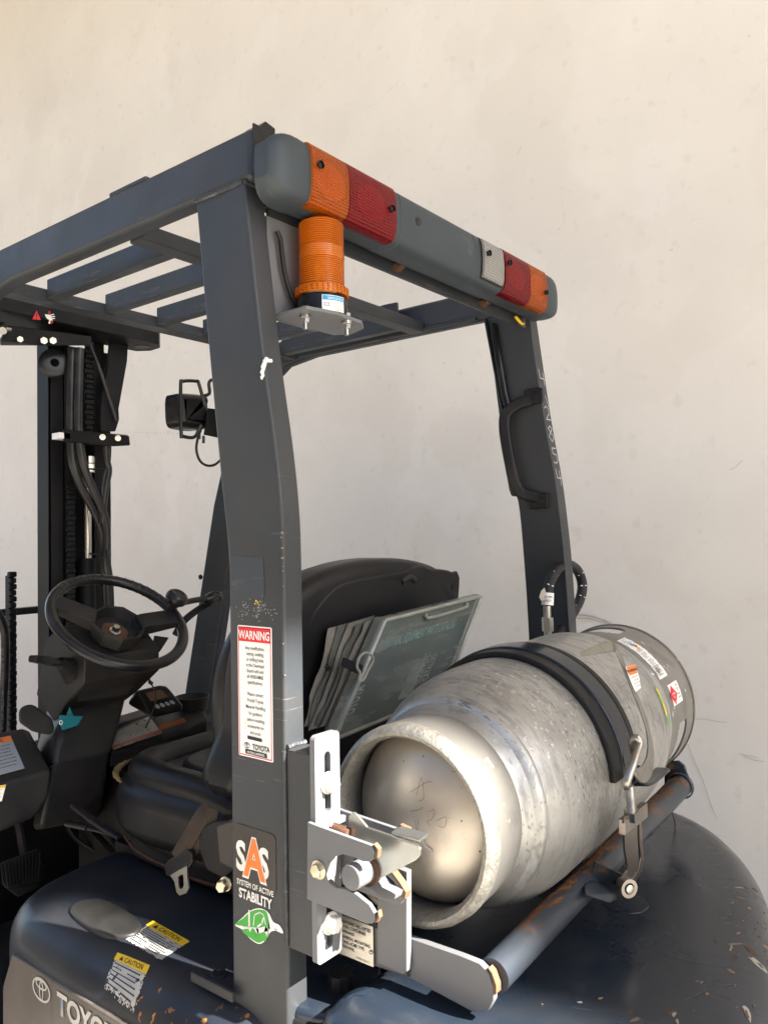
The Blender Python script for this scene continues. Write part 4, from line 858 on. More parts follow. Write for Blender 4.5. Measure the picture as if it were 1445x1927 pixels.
# ============================================================ seat
lean = lambda c: V((c.x, c.y-.15*(c.z+.04), c.z))
SBP = [(.865, -.42), (.850, -.30), (.852, -.20), (.878, -.125), (.935, -.078), (1.02, -.050), (1.12, -.040), (1.22, -.046), (1.305, -.066), (1.352, -.098), (1.372, -.145), (1.374, -.30), (1.355, -.42)]
wx_ = lambda x: x if x < 1.0 else 1.0+(x-1.0)*1.085
SBP = [(wx_(a), b) for a, b in SBP]
ST_ = obj('seat', join(rslab([(.88, 1.00), (.872, 1.2), (.89, 1.32), (.96, 1.372), (1.12, 1.385), (1.28, 1.372), (1.35, 1.32), (1.368, 1.2), (1.36, 1.0), (1.30, .97), (.94, .97)], 2, -.585, -.540, .012)), PLASTIC, FK)
BKR = obj('backrest', rslab(SBP, 1, .955, .890, .026, shear=lean, crown=.004, n=6), VINYL, ST_)
obj('backrest_cushion', rslab([(lerp(1.112, a, .985), lerp(-.25, b, .985)) for a, b in SBP], 1, .945, 1.000, .036, .006, shear=lean, n=6), VINYL, BKR)
obj('side_bolster', tube([lean(V(p)) for p in ((.905, .93, -.46), (.890, .972, -.36), (.884, .99, -.25), (.904, .98, -.16), (.955, .965, -.11))], .030, 14, 6, scale=lambda t: .75+.35*math.sin(t*math.pi)), VINYL, BKR)
obj('side_bolster', tube([lean(V(p)) for p in ((1.32, .93, -.46), (1.34, .972, -.36), (1.345, .99, -.25), (1.325, .98, -.16), (1.27, .965, -.11))], .030, 14, 6, scale=lambda t: .75+.35*math.sin(t*math.pi)), VINYL, BKR)
# hard rear shell: raised rim round a sunken panel
panel = [(.975, -.42), (.960, -.26), (.975, -.165), (1.02, -.112), (1.06, -.098), (1.18, -.092), (1.21, -.086), (1.235, -.084), (1.25, -.091), (1.33, -.103), (1.345, -.13), (1.34, -.42)]
panel = [(wx_(a), b) for a, b in panel]
obj('shell_rim', sweep(spline([lean(V((wx_(a), .894, b))) for a, b in [(.955, -.44), (.938, -.26), (.955, -.155), (1.005, -.102), (1.06, -.088), (1.18, -.080), (1.215, -.074), (1.24, -.073), (1.26, -.079), (1.335, -.090), (1.356, -.125), (1.355, -.44)]], 6), rrect(.030, .010, .0045, 3), upv=(0, -1, -.28)), PLASTIC, BKR)
obj('shell_hollow', tube(spline([lean(V(p)) for p in ((1.195, .8925, -.086), (1.215, .8905, -.078), (1.235, .8925, -.085))], 5), .008, 12), PLASTIC, BKR)
obj('shell_panel', rslab(panel, 1, .896, .8895, .003, shear=lean, n=2, smooth=0), PLASTIC, BKR)
sp = at(1, .862, 615, 1257)
obj('shell_screw', lathe([(0, 0), (.0005, .006), (.003, .0055), (.004, .003), (.002, .0025), (.002, 0)], sp+V((0, .0, 0)), (0, -1, -.1), 18), GLOSSBLK, BKR)
# cushion
CU = obj('cushion', rslab([(.868, 1.02), (.842, 1.15), (.845, 1.26), (.878, 1.345), (.96, 1.385), (1.12, 1.395), (1.27, 1.385), (1.35, 1.345), (1.378, 1.26), (1.38, 1.15), (1.355, 1.02), (1.25, .99), (.98, .99)], 2, -.545, -.432, .048, .03, crown=-.012, n=8), VINYL, ST_)
obj('cushion_bolster', tube([(.900, 1.00, -.455), (.890, 1.10, -.438), (.888, 1.20, -.436), (.905, 1.29, -.440), (.955, 1.338, -.444), (1.06, 1.352, -.446), (1.17, 1.352, -.446), (1.27, 1.338, -.444), (1.32, 1.29, -.440), (1.336, 1.20, -.436), (1.334, 1.10, -.438), (1.32, 1.0, -.455)], .034, 16, 6, scale=lambda t: .8+.2*math.sin(t*math.pi)), VINYL, CU)
obj('cushion_panel', rslab([(.955, 1.03), (.948, 1.17), (.965, 1.26), (1.02, 1.295), (1.12, 1.30), (1.21, 1.295), (1.262, 1.26), (1.28, 1.17), (1.27, 1.03)], 2, -.50, -.426, .014, crown=.004), VINYL, CU)
tr = [(.852, 1.285, -.452), (.868, 1.325, -.448), (.895, 1.352, -.445), (.935, 1.371, -.443)]
obj('torn_edge', tube([V(p)+V((-.004, .002, .010)) for p in tr], .0065, 8, 6, scale=lambda t: .3+.7*math.sin(t*math.pi)+.12*math.sin(t*70)), M('foam', (.14, .095, .04), .9, var=.4, vs=60, bump=1, bs=300), CU)
again(obj('seat_rail', box((.895, .99, -.605), (.915, 1.38, -.583), .002), MAST, ST_), (.425, 0, 0))
obj('slide_lever', join(tube([(.875, 1.33, -.560), (.865, 1.38, -.556), (.850, 1.425, -.552)], .004, 8, 3), tube([(.855, 1.41, -.553), (.838, 1.455, -.549)], .0062, 10)), RUBBER, ST_)
obj('recline_lever', sweep(spline([(.855, 1.30, -.548), (.842, 1.36, -.528), (.832, 1.42, -.505)], 4), rrect(.016, .007, .003)), RUBBER, ST_)
obj('seat_hem', tube([(.872, 1.32, -.548), (.855, 1.25, -.560), (.850, 1.15, -.564), (.850, 1.05, -.565), (.87, .98, -.566)], .0022, 8, 5), RUSTY, ST_)
# belt hanging over the side
bt = obj('seat_belt', sweep(spline([at(0, .815, 395, 1518), at(0, .803, 378, 1540), at(0, .796, 352, 1585), at(0, .790, 332, 1618)], 6), rrect(.030, .0022, .001, 2), upv=(-1, -.1, .25)), CLOTH, FK)
obj('belt_fold', sweep(spline([at(0, .812, 400, 1522), at(0, .806, 392, 1548), at(0, .800, 370, 1585), at(0, .794, 350, 1616)], 6), rrect(.022, .0022, .001, 2), upv=(-1, -.5, .1)), CLOTH, bt)
tn = obj('belt_tongue', hull([at(0, .788, *q_) for q_ in ((309, 1628), (316, 1620), (352, 1600), (360, 1606), (362, 1624), (352, 1640), (322, 1652), (311, 1648))]+[at(0, .788, *q_)+V((.008, 0, 0)) for q_ in ((309, 1628), (316, 1620), (352, 1600), (360, 1606), (362, 1624), (352, 1640), (322, 1652), (311, 1648))], .002), GLOSSBLK, bt)
tpx = [(320, 1648), (337, 1638), (352, 1630), (352, 1650), (355, 1672), (350, 1682), (338, 1686), (332, 1680), (328, 1660)]
TB_ = bmesh.new(); tA = [at(0, .786, *q_) for q_ in tpx]; tI = [at(0, .786, *q_) for q_ in ((335, 1651), (341, 1646), (345, 1647), (346, 1666), (344, 1672), (339, 1674), (336, 1670))]
va = [TB_.verts.new(p) for p in tA]; vi = [TB_.verts.new(p) for p in tI]
bmesh.ops.triangle_fill(TB_, use_beauty=True, edges=[TB_.edges.new((L_[i], L_[(i+1) % len(L_)])) for L_ in (va, vi) for i in range(len(L_))])
r_ = bmesh.ops.extrude_face_region(TB_, geom=TB_.faces[:])
for v in [g_ for g_ in r_['geom'] if isinstance(g_, bmesh.types.BMVert)]: v.co.x += .0025
bmesh.ops.recalc_face_normals(TB_, faces=TB_.faces)
obj('tongue_blade', TB_, STEEL, tn)
obj('belt_retractor', hull([at(0, .800, *q_) for q_ in ((372, 1560), (405, 1545), (440, 1545), (440, 1640), (420, 1655), (388, 1640), (372, 1600))]+[at(0, .83, *q_)+V((.03, 0, 0)) for q_ in ((372, 1560), (405, 1545), (440, 1545), (440, 1640), (420, 1655), (388, 1640))], .006), PLASTIC, bt)
obj('retractor_cover', hull([at(0, .785, *q_) for q_ in ((406, 1556), (438, 1545), (445, 1640), (412, 1625))]+[at(0, .80, *q_)+V((.02, 0, 0)) for q_ in ((404, 1556), (438, 1540), (445, 1640), (410, 1630))], .004), flat('brown plastic', (.055, .045, .04), .5), bt)
hexbolt(at(0, .79, 425, 1664), (-1, -.2, 0), .009, .012, .011, .002, YZINC, bt, 'anchor_bolt')

# ============================================================ document case behind the backrest
cs = thing('document_case', 'clear plastic document case with a teal equipment catalogue strapped to the seat back', 'document case', (1.15, .84, -.33))
cA = [at(1, .838, *q_) for q_ in ((722, 1166), (908, 1119), (800, 1395), (640, 1402))]
cA[2] = cA[3]+(cA[1]-cA[0])
cA = [p+V((0, -.10*(p.z+.13), 0)) for p in cA]
CASE = bpy.data.materials.new('case plastic'); CASE.use_nodes = True
_n = CASE.node_tree; _b = _n.nodes['Principled BSDF']; _b.inputs['Base Color'].default_value = (.26, .27, .24, 1); _b.inputs['Roughness'].default_value = .28
_t = _n.nodes.new('ShaderNodeBsdfTransparent'); _t.inputs[0].default_value = (.80, .84, .80, 1); _m = _n.nodes.new('ShaderNodeMixShader'); _ns = _n.nodes.new('ShaderNodeTexNoise'); _ns.inputs['Scale'].default_value = 9; _ns.inputs['Detail'].default_value = 8
_tc = _n.nodes.new('ShaderNodeTexCoord'); _mp = _n.nodes.new('ShaderNodeMapping'); _mp.inputs['Scale'].default_value = (1, 1, 4); _mr = _n.nodes.new('ShaderNodeMapRange'); _mr.inputs[1].default_value = .35; _mr.inputs[2].default_value = .7; _mr.inputs[3].default_value = .25; _mr.inputs[4].default_value = .6
for a_, b_ in ((_tc.outputs['Object'], _mp.inputs[0]), (_mp.outputs[0], _ns.inputs['Vector']), (_ns.outputs['Fac'], _mr.inputs[0]), (_mr.outputs[0], _m.inputs[0]), (_t.outputs[0], _m.inputs[1]), (_b.outputs[0], _m.inputs[2]), (_m.outputs[0], _n.nodes['Material Output'].inputs[0])): _n.links.new(a_, b_)
cn = (cA[1]-cA[0]).cross(cA[3]-cA[0]).normalized(); cn = -cn if cn.y > 0 else cn
TH = .022
def slab4(P, d0, d1, bev=.003): 
    bm = bmesh.new(); A = [bm.verts.new(p+cn*d0) for p in P]; B = [bm.verts.new(p+cn*d1) for p in P]; bm.faces.new(A); bm.faces.new(B[::-1])
    for i in range(4): bm.faces.new((A[i], B[i], B[(i+1) % 4], A[(i+1) % 4]))
    bmesh.ops.recalc_face_normals(bm, faces=bm.faces); return fin(bm, bev, 3)
def cfn(x, y, h=0): return cA[0].lerp(cA[1], x).lerp(cA[3].lerp(cA[2], x), y)+cn*h
obj('case_shell', slab4(cA, -TH, 0, .005), CASE, cs)
def frame(x0, y0, x1, y1, wd, h0, h1, m, nm, asp=1.0):
    parts = []
    for a, b in (((x0, y0), (x1, y0)), ((x1, y0), (x1, y1)), ((x1, y1), (x0, y1)), ((x0, y1), (x0, y0))):
        parts.append(tube([cfn(*a, h0), cfn(*b, h0)], wd, 8))
    return obj(nm, join(*parts), m, cs)
CASE2 = M('case edge', (.24, .24, .205), .3, var=.3, vs=20, coat=.4)
frame(.02, .015, .98, .98, .0035, .0005, 0, CASE2, 'case_edge')
obj('case_handle', join(tube([cfn(.40, .05, .003), cfn(.43, .095, .005), cfn(.80, .085, .005), cfn(.81, .04, .003)], .0032, 8, 4)), CASE2, cs)
TEAL = M('teal cover', (.042, .085, .095), .5, var=.3, vs=12, layers=[dict(s=5, lo=.45, hi=.75, c=(.012, .035, .05), a=.7)])
ct = obj('catalogue', slab4([cfn(.06, .05), cfn(.96, .04), cfn(.96, .97), cfn(.06, .97)], -TH+.003, -.0045, .001), TEAL, cs)
tealL = flat('pale teal ink', (.34, .58, .60)); gi = lambda x, y, h=0: cfn(x, y, h-.0045)
obj('cover_lettering', glyphs([("INDUSTRIAL EQUIPMENT PARTS CATALOG", .085, .29, .125, .30, 'LEFT', .02)], gi, .0006), tealL, ct, smooth=False)
vt = lambda x, y, h=0: cfn(.66+y, .66-x, h-.0045)
obj('cover_lettering', glyphs([("EQUIPMENT", -.10, .0, .085, .62, 'LEFT', .01), ("CATALOG", -.10, .075, .085, .62, 'LEFT', .01), ("TOYOTA", -.20, -.55, .11, .6, 'LEFT', .02)], vt, .0006), flat('grey cover ink', (.60, .62, .62)), ct, smooth=False)
obj('cover_patch', sheet(lambda x, y, h=0: cfn(x, y, h-.0044), rr(.50, .52, .62, .86, .01), .0004), flat('pale patch', (.38, .42, .42)), ct)
FILM = [M('crumpled film', (.09, .092, .082), .3, var=.35, vs=14, bump=.8, bs=60, bdist=.002), M('paper edge', (.16, .15, .13), .6, var=.3, vs=18, bump=.6, bs=80, bdist=.002)]
for k in range(6):
    d = -TH-.003-.0045*k; sh = -.012*k
    pts = [cfn(sh/.3-.01*k+.02, .03+.012*((k*7) % 3)), cfn(.10, .02+.01*(k % 2)), cfn(.10, .93), cfn(-.035*k/2, .93-.02*(k % 3))]
    n_ = 10; bm = bmesh.new(); L_ = []
    for i in range(n_+1):
        t_ = i/n_; a_ = pts[0].lerp(pts[3], t_)+V((rnd.uniform(-.003, .003), 0, 0)); b_ = pts[1].lerp(pts[2], t_); L_.append([bm.verts.new(a_+cn*(d+.003*math.sin(t_*9+k))), bm.verts.new(a_.lerp(b_, .4)+cn*d), bm.verts.new(b_+cn*d)])
    for A, B in zip(L_, L_[1:]):
        for j in range(2): bm.faces.new((A[j], A[j+1], B[j+1], B[j]))
    obj('paper_sleeve', bm, FILM[k % 2], cs)
obj('case_clip', join(sweep(spline([at(1, .828, *q_) for q_ in ((678, 1268), (672, 1255), (676, 1238), (686, 1229), (698, 1233), (702, 1243), (692, 1262), (684, 1279), (676, 1281))], 5, True), circ(.0022, 8), True)), CASE2, cs)
obj('elastic_strap', hull([at(1, .86, 645, 1237), at(1, .826, 684, 1252), at(1, .826, 680, 1272), at(1, .86, 641, 1254), at(1, .863, 645, 1237), at(1, .829, 684, 1252), at(1, .829, 680, 1272), at(1, .863, 641, 1254)]), RUBBER, FK)

# ============================================================ steering
WC, WN, WR = V((.934, 1.418, -.162)), V((-.0152, -.6068, .7947)).normalized(), .1335
we1 = V((1, 0, 0)); we1 = (we1-WN*we1.dot(WN)).normalized(); we2 = WN.cross(we1)
def wp(a, r, h=0): return WC+(we1*math.cos(R_(a))+we2*math.sin(R_(a)))*r+WN*h
SW = obj('steering_wheel', sweep([wp(a, WR) for a in range(0, 360, 3)], circ(.0115, 14, .0105), True, upv=WN, scale=None), GLOSSBLK, FK)
def spoke(a, w0, w1):
    d = wp(a, 1)-WC; s = WN.cross(d).normalized(); pts = []
    for r, w_, h0, h1 in ((WR-.004, w1, -.006, .008), (.058, w0, -.022, .000), (.045, w0, -.030, -.004)):
        for sg in (-1, 1): pts += [WC+d*r+s*w_*sg+WN*h0, WC+d*r+s*w_*sg+WN*h1]
    return hull(pts, .003)
for a in (148, -6): obj('spoke', spoke(a, .020, .022), PLASTIC, SW)
obj('spoke', spoke(-100, .014, .014), PLASTIC, SW) if False else None
obj('wheel_hub', lathe([(-.045, .030), (-.040, .048), (-.010, .056), (-.004, .054), (-.006, .050), (-.026, .042), (-.030, .026), (-.030, 0)], WC, WN, 9), PLASTIC, SW)
obj('hub_plate', lathe([(-.0295, 0), (-.0290, .030), (-.031, .031)], WC, WN, 6), RUSTY, SW)
obj('hub_nut', join(lathe([(-.029, 0), (-.029, .0125), (-.026, .0125), (-.025, .011), (-.025, 0)], WC, WN, 20), lathe([(-.025, 0), (-.025, .0085), (-.018, .0085), (-.016, .007), (-.016, 0)], WC, WN, 6)), CHROME, SW)
kc = wp(6, WR-.002, .0)
obj('spinner_knob', lathe([(.006, .010), (.016, .010), (.020, .016), (.026, .0225), (.034, .0245), (.042, .0215), (.046, .015), (.045, .011), (.043, .0095), (.043, 0)], kc, WN+V((.12, -.05, .1)), 30), GLOSSBLK, SW)
obj('wheel_grip', join(*[lathe([(0, .0109), (.003, .0118), (.006, .0109)], wp(a, WR), wp(a+4, WR)-wp(a, WR), 12) for a in range(22, 128, 7)]), GLOSSBLK, SW, kind='stuff')
# column shroud
def cf(x, a, n): return WC+we1*x+we2*a+WN*n      # column frame: across, up-forward, along the column
SH = obj('steering_column', hull([cf(-.085, -.050, -.045), cf(.085, -.050, -.045), cf(-.092, .050, -.045), cf(.085, .050, -.045), cf(-.085, -.075, -.085), cf(.088, -.075, -.085), cf(-.085, -.050, -.165), cf(.075, -.055, -.165), cf(-.095, .070, -.10), cf(.085, .070, -.10), cf(-.078, .055, -.24), cf(.055, .055, -.24), cf(-.075, -.03, -.24), cf(.055, -.03, -.24)], .006), PLASTIC, FK)
obj('column_cover', hull([at(1, 1.44, 165, 1262), at(1, 1.44, 284, 1250), at(1, 1.45, 238, 1310), at(1, 1.45, 145, 1322), at(1, 1.50, 165, 1262), at(1, 1.50, 284, 1250), at(1, 1.52, 238, 1310), at(1, 1.52, 145, 1322)], .004), PLASTIC, SH)
obj('lower_column', hull([at(1, 1.50, 135, 1325), at(1, 1.50, 236, 1312), at(1, 1.50, 218, 1385), at(1, 1.50, 98, 1380), at(1, 1.47, 100, 1440), at(1, 1.47, 206, 1420), at(1, 1.66, 90, 1330), at(1, 1.66, 236, 1312), at(1, 1.66, 206, 1420), at(1, 1.66, 60, 1440)], .008), PLASTIC, SH)
obj('column_skirt', hull([at(1, 1.47, 100, 1432), at(1, 1.47, 206, 1412), at(1, 1.49, 196, 1490), at(1, 1.50, 150, 1545), at(1, 1.50, 72, 1560), at(1, 1.49, 88, 1490), at(1, 1.68, 80, 1432), at(1, 1.68, 200, 1405), at(1, 1.68, 190, 1540), at(1, 1.68, 60, 1565)], .014, 3), PLASTIC, SH)
obj('switch_lever', join(sweep([at(1, 1.40, 62, 1240), at(1, 1.41, 82, 1242), at(1, 1.43, 112, 1248)], rrect(.026, .017, .005), scale=lambda t: [.75, 1, .8][int(t*2)])), GLOSSBLK, SH)
b0, b1 = at(1, 1.43, 112, 1246), at(1, 1.47, 146, 1268); bd = b1-b0
obj('lever_boot', lathe(sum([[(bd.length*k/6, .009+.0032*k), (bd.length*(k+.5)/6, .0125+.0034*k)] for k in range(7)], []), b0, bd, 24), RUBBER, SH)
TL = M('teal plastic', (.010, .11, .13), .4, var=.1)
obj('tilt_latch', hull([at(1, 1.44, *q_) for q_ in ((110, 1355), (117, 1375), (146, 1366), (157, 1348), (130, 1346), (112, 1346))]+[at(1, 1.50, *q_) for q_ in ((110, 1355), (117, 1375), (146, 1366), (157, 1348), (112, 1346))], .002), TL, SH)
obj('tilt_latch', hull([at(1, 1.443, *q_) for q_ in ((131, 1330), (138, 1348), (124, 1350))]+[at(1, 1.49, *q_) for q_ in ((131, 1332), (138, 1348), (124, 1350))], .001), TL, SH)
obj('latch_mark', ring2(lambda x, y, h=0: at(1, 1.4385, 114.5+x, 1360+y), 0, 0, 3.4, 4.6, 1.4), INKW, SH)
obj('knee_pad', hull([at(1, 1.46, *q_) for q_ in ((35, 1338), (44, 1327), (62, 1326), (98, 1352), (103, 1375), (95, 1384), (62, 1378), (36, 1360))]+[at(1, 1.50, *q_) for q_ in ((35, 1338), (62, 1326), (98, 1352), (95, 1384), (36, 1360))], .006, 3), PLASTIC, SH)
# left dashboard with its labels
DT = [at(1, 1.62, -70, 1392), at(1, 1.62, 42, 1370), at(1, 1.47, 94, 1446), at(1, 1.47, -70, 1492)]
DL = obj('dashboard', hull(DT+[at(1, 1.62, 56, 1376), at(1, 1.465, 95, 1456)]+[at(1, 1.46, *q_) for q_ in ((90, 1500), (70, 1532), (0, 1562), (-60, 1590))]+[at(1, 1.72, *q_) for q_ in ((60, 1540), (-60, 1580))], .005, 3), PLASTIC, FK)
sn_ = lambda P, lift=.002: [p+V((0, -lift, lift*.3)) for p in P]
def plabel(P, m, nm, parent, head, hc, lines, lab, hh=.17, txt=None):
    s_ = sheet3(P, m, nm, parent, label=lab); f = quadfn(P, 1, 1); k0 = .0012
    obj('label_print', grid(f, .01, .99, .01, hh, k0, 2, 2), hc, s_)
    q_ = bmesh.new(); r_ = random.Random(len(nm)+lines)
    for k in range(lines):
        y = hh+.09+k*(.85-hh)/lines; x = .05
        while x < .85:
            l = r_.uniform(.05, .14)
            if x+l < .96: polyl(f, [(x, y), (x+l, y)], .018, k0+.0003, q_)
            x += l+.03
    if head: glyphs([(head, .5, hh*.85, hh*.85, .6, 'CENTER', .015)], f, k0+.0006, upm=q_)
    obj('label_lettering', q_, INKB, s_, smooth=False, kind='stuff')
    return s_
DQ = quadfn(DT, 1, 1)
plabel([DQ(.25, .14, .001), DQ(.74, .14, .001), DQ(.72, .88, .001), DQ(.25, .88, .001)], INKGR, 'dash_label', DL, 'WARNING', INKO, 7, 'grey operating label with an orange heading')
plabel([at(1, 1.452, *q_) for q_ in ((-30, 1484), (11, 1477), (3, 1508), (-36, 1516))], WHITEP, 'dash_label', DL, None, INKY, 3, 'small white label with a yellow top edge')
# right console: label plate, display, cup holder
LQ = [at(1, 1.57, 201, 1386), at(1, 1.57, 280, 1351), at(1, 1.485, 305, 1382), at(1, 1.485, 213, 1413)]
DR = obj('side_console', hull([at(1, 1.60, 192, 1382), at(1, 1.60, 284, 1344), at(1, 1.475, 309, 1387), at(1, 1.475, 209, 1421), at(1, 1.48, 208, 1445), at(1, 1.48, 309, 1405), at(1, 1.62, 200, 1440), at(1, 1.62, 284, 1400)], .003), PLASTIC, FK)
obj('console_top', hull([at(1, 1.60, 284, 1344), at(1, 1.60, 345, 1322), at(1, 1.45, 392, 1352), at(1, 1.45, 388, 1380), at(1, 1.47, 308, 1390), at(1, 1.50, 308, 1420), at(1, 1.50, 388, 1400), at(1, 1.65, 380, 1320), at(1, 1.65, 284, 1380)], .006), PLASTIC, DR)
obj('console_body', box((1.03, 1.46, -.96), (1.50, 1.75, -.50), .02), PLASTIC, FK)
plabel([p+V((0, -.0012, .0022)) for p in LQ], WEAR, 'capacity_label', DR, 'CAPACITY CHART', WEAR, 8, 'faded white capacity label with a red lower edge')
LW = [p+V((0, -.0016, .0032)) for p in LQ]; f_ = quadfn([LW[0].lerp(LW[3], .82), LW[1].lerp(LW[2], .82), LW[2], LW[3]], 1, 1); obj('label_edge', grid(f_, 0, 1, 0, 1, .0012, 2, 1), flat('faded red', (.30, .06, .03)), DR)
obj('faded_label', grid(quadfn([at(1, 1.452, *q_)+V((0, 0, .004)) for q_ in ((298, 1368), (346, 1355), (350, 1362), (302, 1377))], 1, 1), 0, 1, 0, 1, .001, 2, 1), flat('faded orange', (.25, .08, .03)), DR)
DS = obj('display_unit', hull([at(1, 1.47, *q_) for q_ in ((258, 1300), (300, 1290), (314, 1292), (344, 1328), (342, 1338), (290, 1350), (284, 1346))]+[at(1, 1.53, *q_) for q_ in ((240, 1325), (300, 1290), (344, 1328), (288, 1352), (252, 1305))], .004, 3), GLOSSBLK, DR)
dq = quadfn([at(1, 1.468, *q_)+V((0, -.001, .002)) for q_ in ((264, 1303), (303, 1295), (340, 1328), (290, 1343))], 1, 1)
obj('display_screen', grid(dq, .12, .88, .10, .50, .001, 2, 2), M('display glass', (.11, .065, .04), .15, coat=.6), DS)
for k in range(4): obj('display_button', sheet(dq, [(lerp(.12, .9, (k+.5)/4)+.07*math.cos(a*.524), .78+.10*math.sin(a*.524)) for a in range(12)], .0022), INKGR, DS)
obj('cup_holder', lathe([(-.03, .034), (0, .040), (.003, .042), (.004, .039), (-.02, .033), (-.028, 0)], at(1, 1.55, 362, 1313), (0, 0, 1), 28), PLASTIC, DR)
obj('key_tether', tube([at(1, 1.47, 279, 1279), at(1, 1.45, 282, 1284), at(1, 1.44, 291, 1300), at(1, 1.44, 292, 1325), at(1, 1.45, 283, 1350), at(1, 1.47, 274, 1370)], .0016, 6, 6), RUBBER, FK)
obj('key_tag', join(tube([at(1, 1.47, 275, 1277), at(1, 1.47, 278, 1271), at(1, 1.47, 282, 1273), at(1, 1.47, 281, 1283)], .0012, 6, 4), cyl(at(1, 1.468, 281, 1283), at(1, 1.468, 286, 1287), .004, 8)), GLOSSBLK, FK)
# hydraulic levers
obj('hydraulic_lever', join(tube([at(1, 1.62, 297, 1175), at(1, 1.62, 312, 1158), at(1, 1.62, 332, 1139), at(1, 1.62, 360, 1131), at(1, 1.62, 392, 1126)], .0075, 12, 5), lathe([(0, .008), (.012, .014), (.02, .016), (.034, .0165), (.040, .012), (.046, .014), (.056, .010), (.058, 0)], at(1, 1.62, 386, 1129), V((1, .1, .12)), 20)), GLOSSBLK, FK)
obj('hydraulic_lever', join(tube([at(1, 1.66, 330, 1195), at(1, 1.66, 345, 1170), at(1, 1.66, 372, 1148), at(1, 1.66, 400, 1132)], .009, 12, 5)), MAST, FK)
obj('lever_bracket', hull([at(1, 1.60, *q_) for q_ in ((290, 1196), (318, 1200), (300, 1228), (286, 1222))]+[at(1, 1.64, *q_) for q_ in ((290, 1196), (318, 1200), (300, 1228))], .002), MAST, FK)

# ============================================================ mast, right-hand upright
MY = 2.10
def mx(u, v=900, Y=MY): return at(1, Y, u, v).x
MS = obj('mast', box((mx(70, 900, MY+.06), MY, -1.3), (mx(92), MY+.06, .64), .003), MAST, FK)
for u0, u1, dy in ((92, 99, .05), (99, 124, .012), (124, 130, .05), (131, 142, .03), (184, 205, .02)):
    obj('mast_rail', box((mx(u0)+.0015, MY+dy, -1.3), (mx(u1), MY+.06, .60), .003), MAST, MS)
obj('mast_rail', box((mx(90, 900, MY+.07), MY+.062, -1.3), (mx(206, 900, MY+.07), MY+.075, .58), .002), MAST, MS)
obj('lift_cylinder', cyl((mx(171), MY+.02, -1.2), (mx(171), MY+.02, -.05), .023, 24), MAST, MS)
obj('cylinder_rod', cyl((mx(171), MY+.02, -.05), (mx(171), MY+.02, .22), .0125, 24), M('chrome rod', (.55, .53, .5), .25, 1, layers=[dict(s=20, lo=.45, hi=.6, c=(.08, .035, .02), r=.8, m=0, ax=[(2, .05, .08)])]), MS)
obj('rod_nut', join(cyl((mx(166), MY-.01, .225), (mx(166), MY-.01, .200), .0135, 6), cyl((mx(166), MY-.01, .247), (mx(166), MY-.01, .228), .0135, 6)), CHROME, MS)
obj('rust_block', box((mx(162), MY-.006, .165), (mx(171), MY+.004, .198), .001), RUSTY, MS)
lk = bmesh.new()
for (uc, z0_, z1_) in ((129, -.75, .16), (165, .28, .58)):
    x = mx(uc, 900); z = z0_; k = 0
    while z < z1_:
        w_ = .011 if k % 2 else .0145
        b_ = box((x-w_, MY-.012-.002*(k % 2), z), (x+w_, MY-.002, z+.0135), .002, 1); lk = join(lk, b_); z += .0150; k += 1
obj('lift_chain', lk, MAST, MS, kind='stuff')
# top tie bar with rounded end and warning print
zt = at(1, MY-.10, 200, 600).z
ob = [tuple(at(2, .545, *q_))[:2] for q_ in ((-60, 618), (0, 624), (120, 640), (200, 650), (250, 663), (285, 655), (288, 635))]
TBx0, TBx1 = -.2, 1.50
TZ0 = at(1, 2.03, 286, 652).z
tb = obj('mast_tie_bar', prism(2, [(.2, 1.985), (1.40, 1.985), (1.455, 1.995), (1.485, 2.03), (1.488, 2.08), (1.46, 2.12), (.2, 2.12)], TZ0, TZ0+.062, .004, 2), MAST, MS)
obj('tie_bar_hole', cyl((1.435, 2.05, TZ0-.0015), (1.435, 2.05, TZ0+.004), .024, 28), INKB, tb)
ft = lambda x, y, h=0: at(1, 1.9845-h, 60+x, 583+y)
def tri_(bm, pts, h): bm.faces.new([bm.verts.new(ft(*p, h)) for p in pts]); return bm
obj('hazard_print', tri_(bmesh.new(), ((1, 17), (9, 1), (17, 19)), .0006), INKR, tb, smooth=False)
obj('hazard_lettering', glyphs([("!", 7.2, 16, 15, 1, 'LEFT', .03)], ft, .0012), INKB, tb, smooth=False)
hh_ = bmesh.new(); tri_(hh_, ((24, 8), (34, 9), (40, 20), (33, 19), (28, 16)), .0006); tri_(hh_, ((33, 19), (37, 19), (34, 26), (31, 25)), .0007)
for p in (((34, 10), (41, 8)), ((35, 13), (43, 12)), ((36, 15.5), (43, 16))): polyl(ft, p, 1.9, .0007, hh_)
obj('hazard_print', hh_, INKW, tb, smooth=False)
hr = bmesh.new(); ring2(ft, 33, 5, 2.2, 3, 1.1, .0007, 10, hr); ring2(ft, 37, 22.5, 2.4, 3.4, 1.2, .0007, 10, hr); obj('hazard_print', hr, INKR, tb, smooth=False)
obj('tie_bar_lower', hull([at(1, 2.0, 0, 610), at(1, 2.0, 22, 612), at(1, 2.0, 172, 632), at(1, 2.0, 172, 650), at(1, 2.0, 110, 650), at(1, 2.0, 70, 648), at(1, 2.0, 22, 640), at(1, 2.0, 0, 640), at(1, 2.06, 0, 610), at(1, 2.06, 172, 632), at(1, 2.06, 172, 650), at(1, 2.06, 0, 650)], .003), MAST, MS)
for u in (83, 100): obj('mast_bolt', cyl(at(1, 1.995, u, 640), at(1, 1.98, u, 640.5), .0095, 6), CHROME, MS)
obj('mast_bolt', cyl(at(1, 1.995, 38, 637), at(1, 1.98, 38, 638), .008, 6), CHROME, MS)
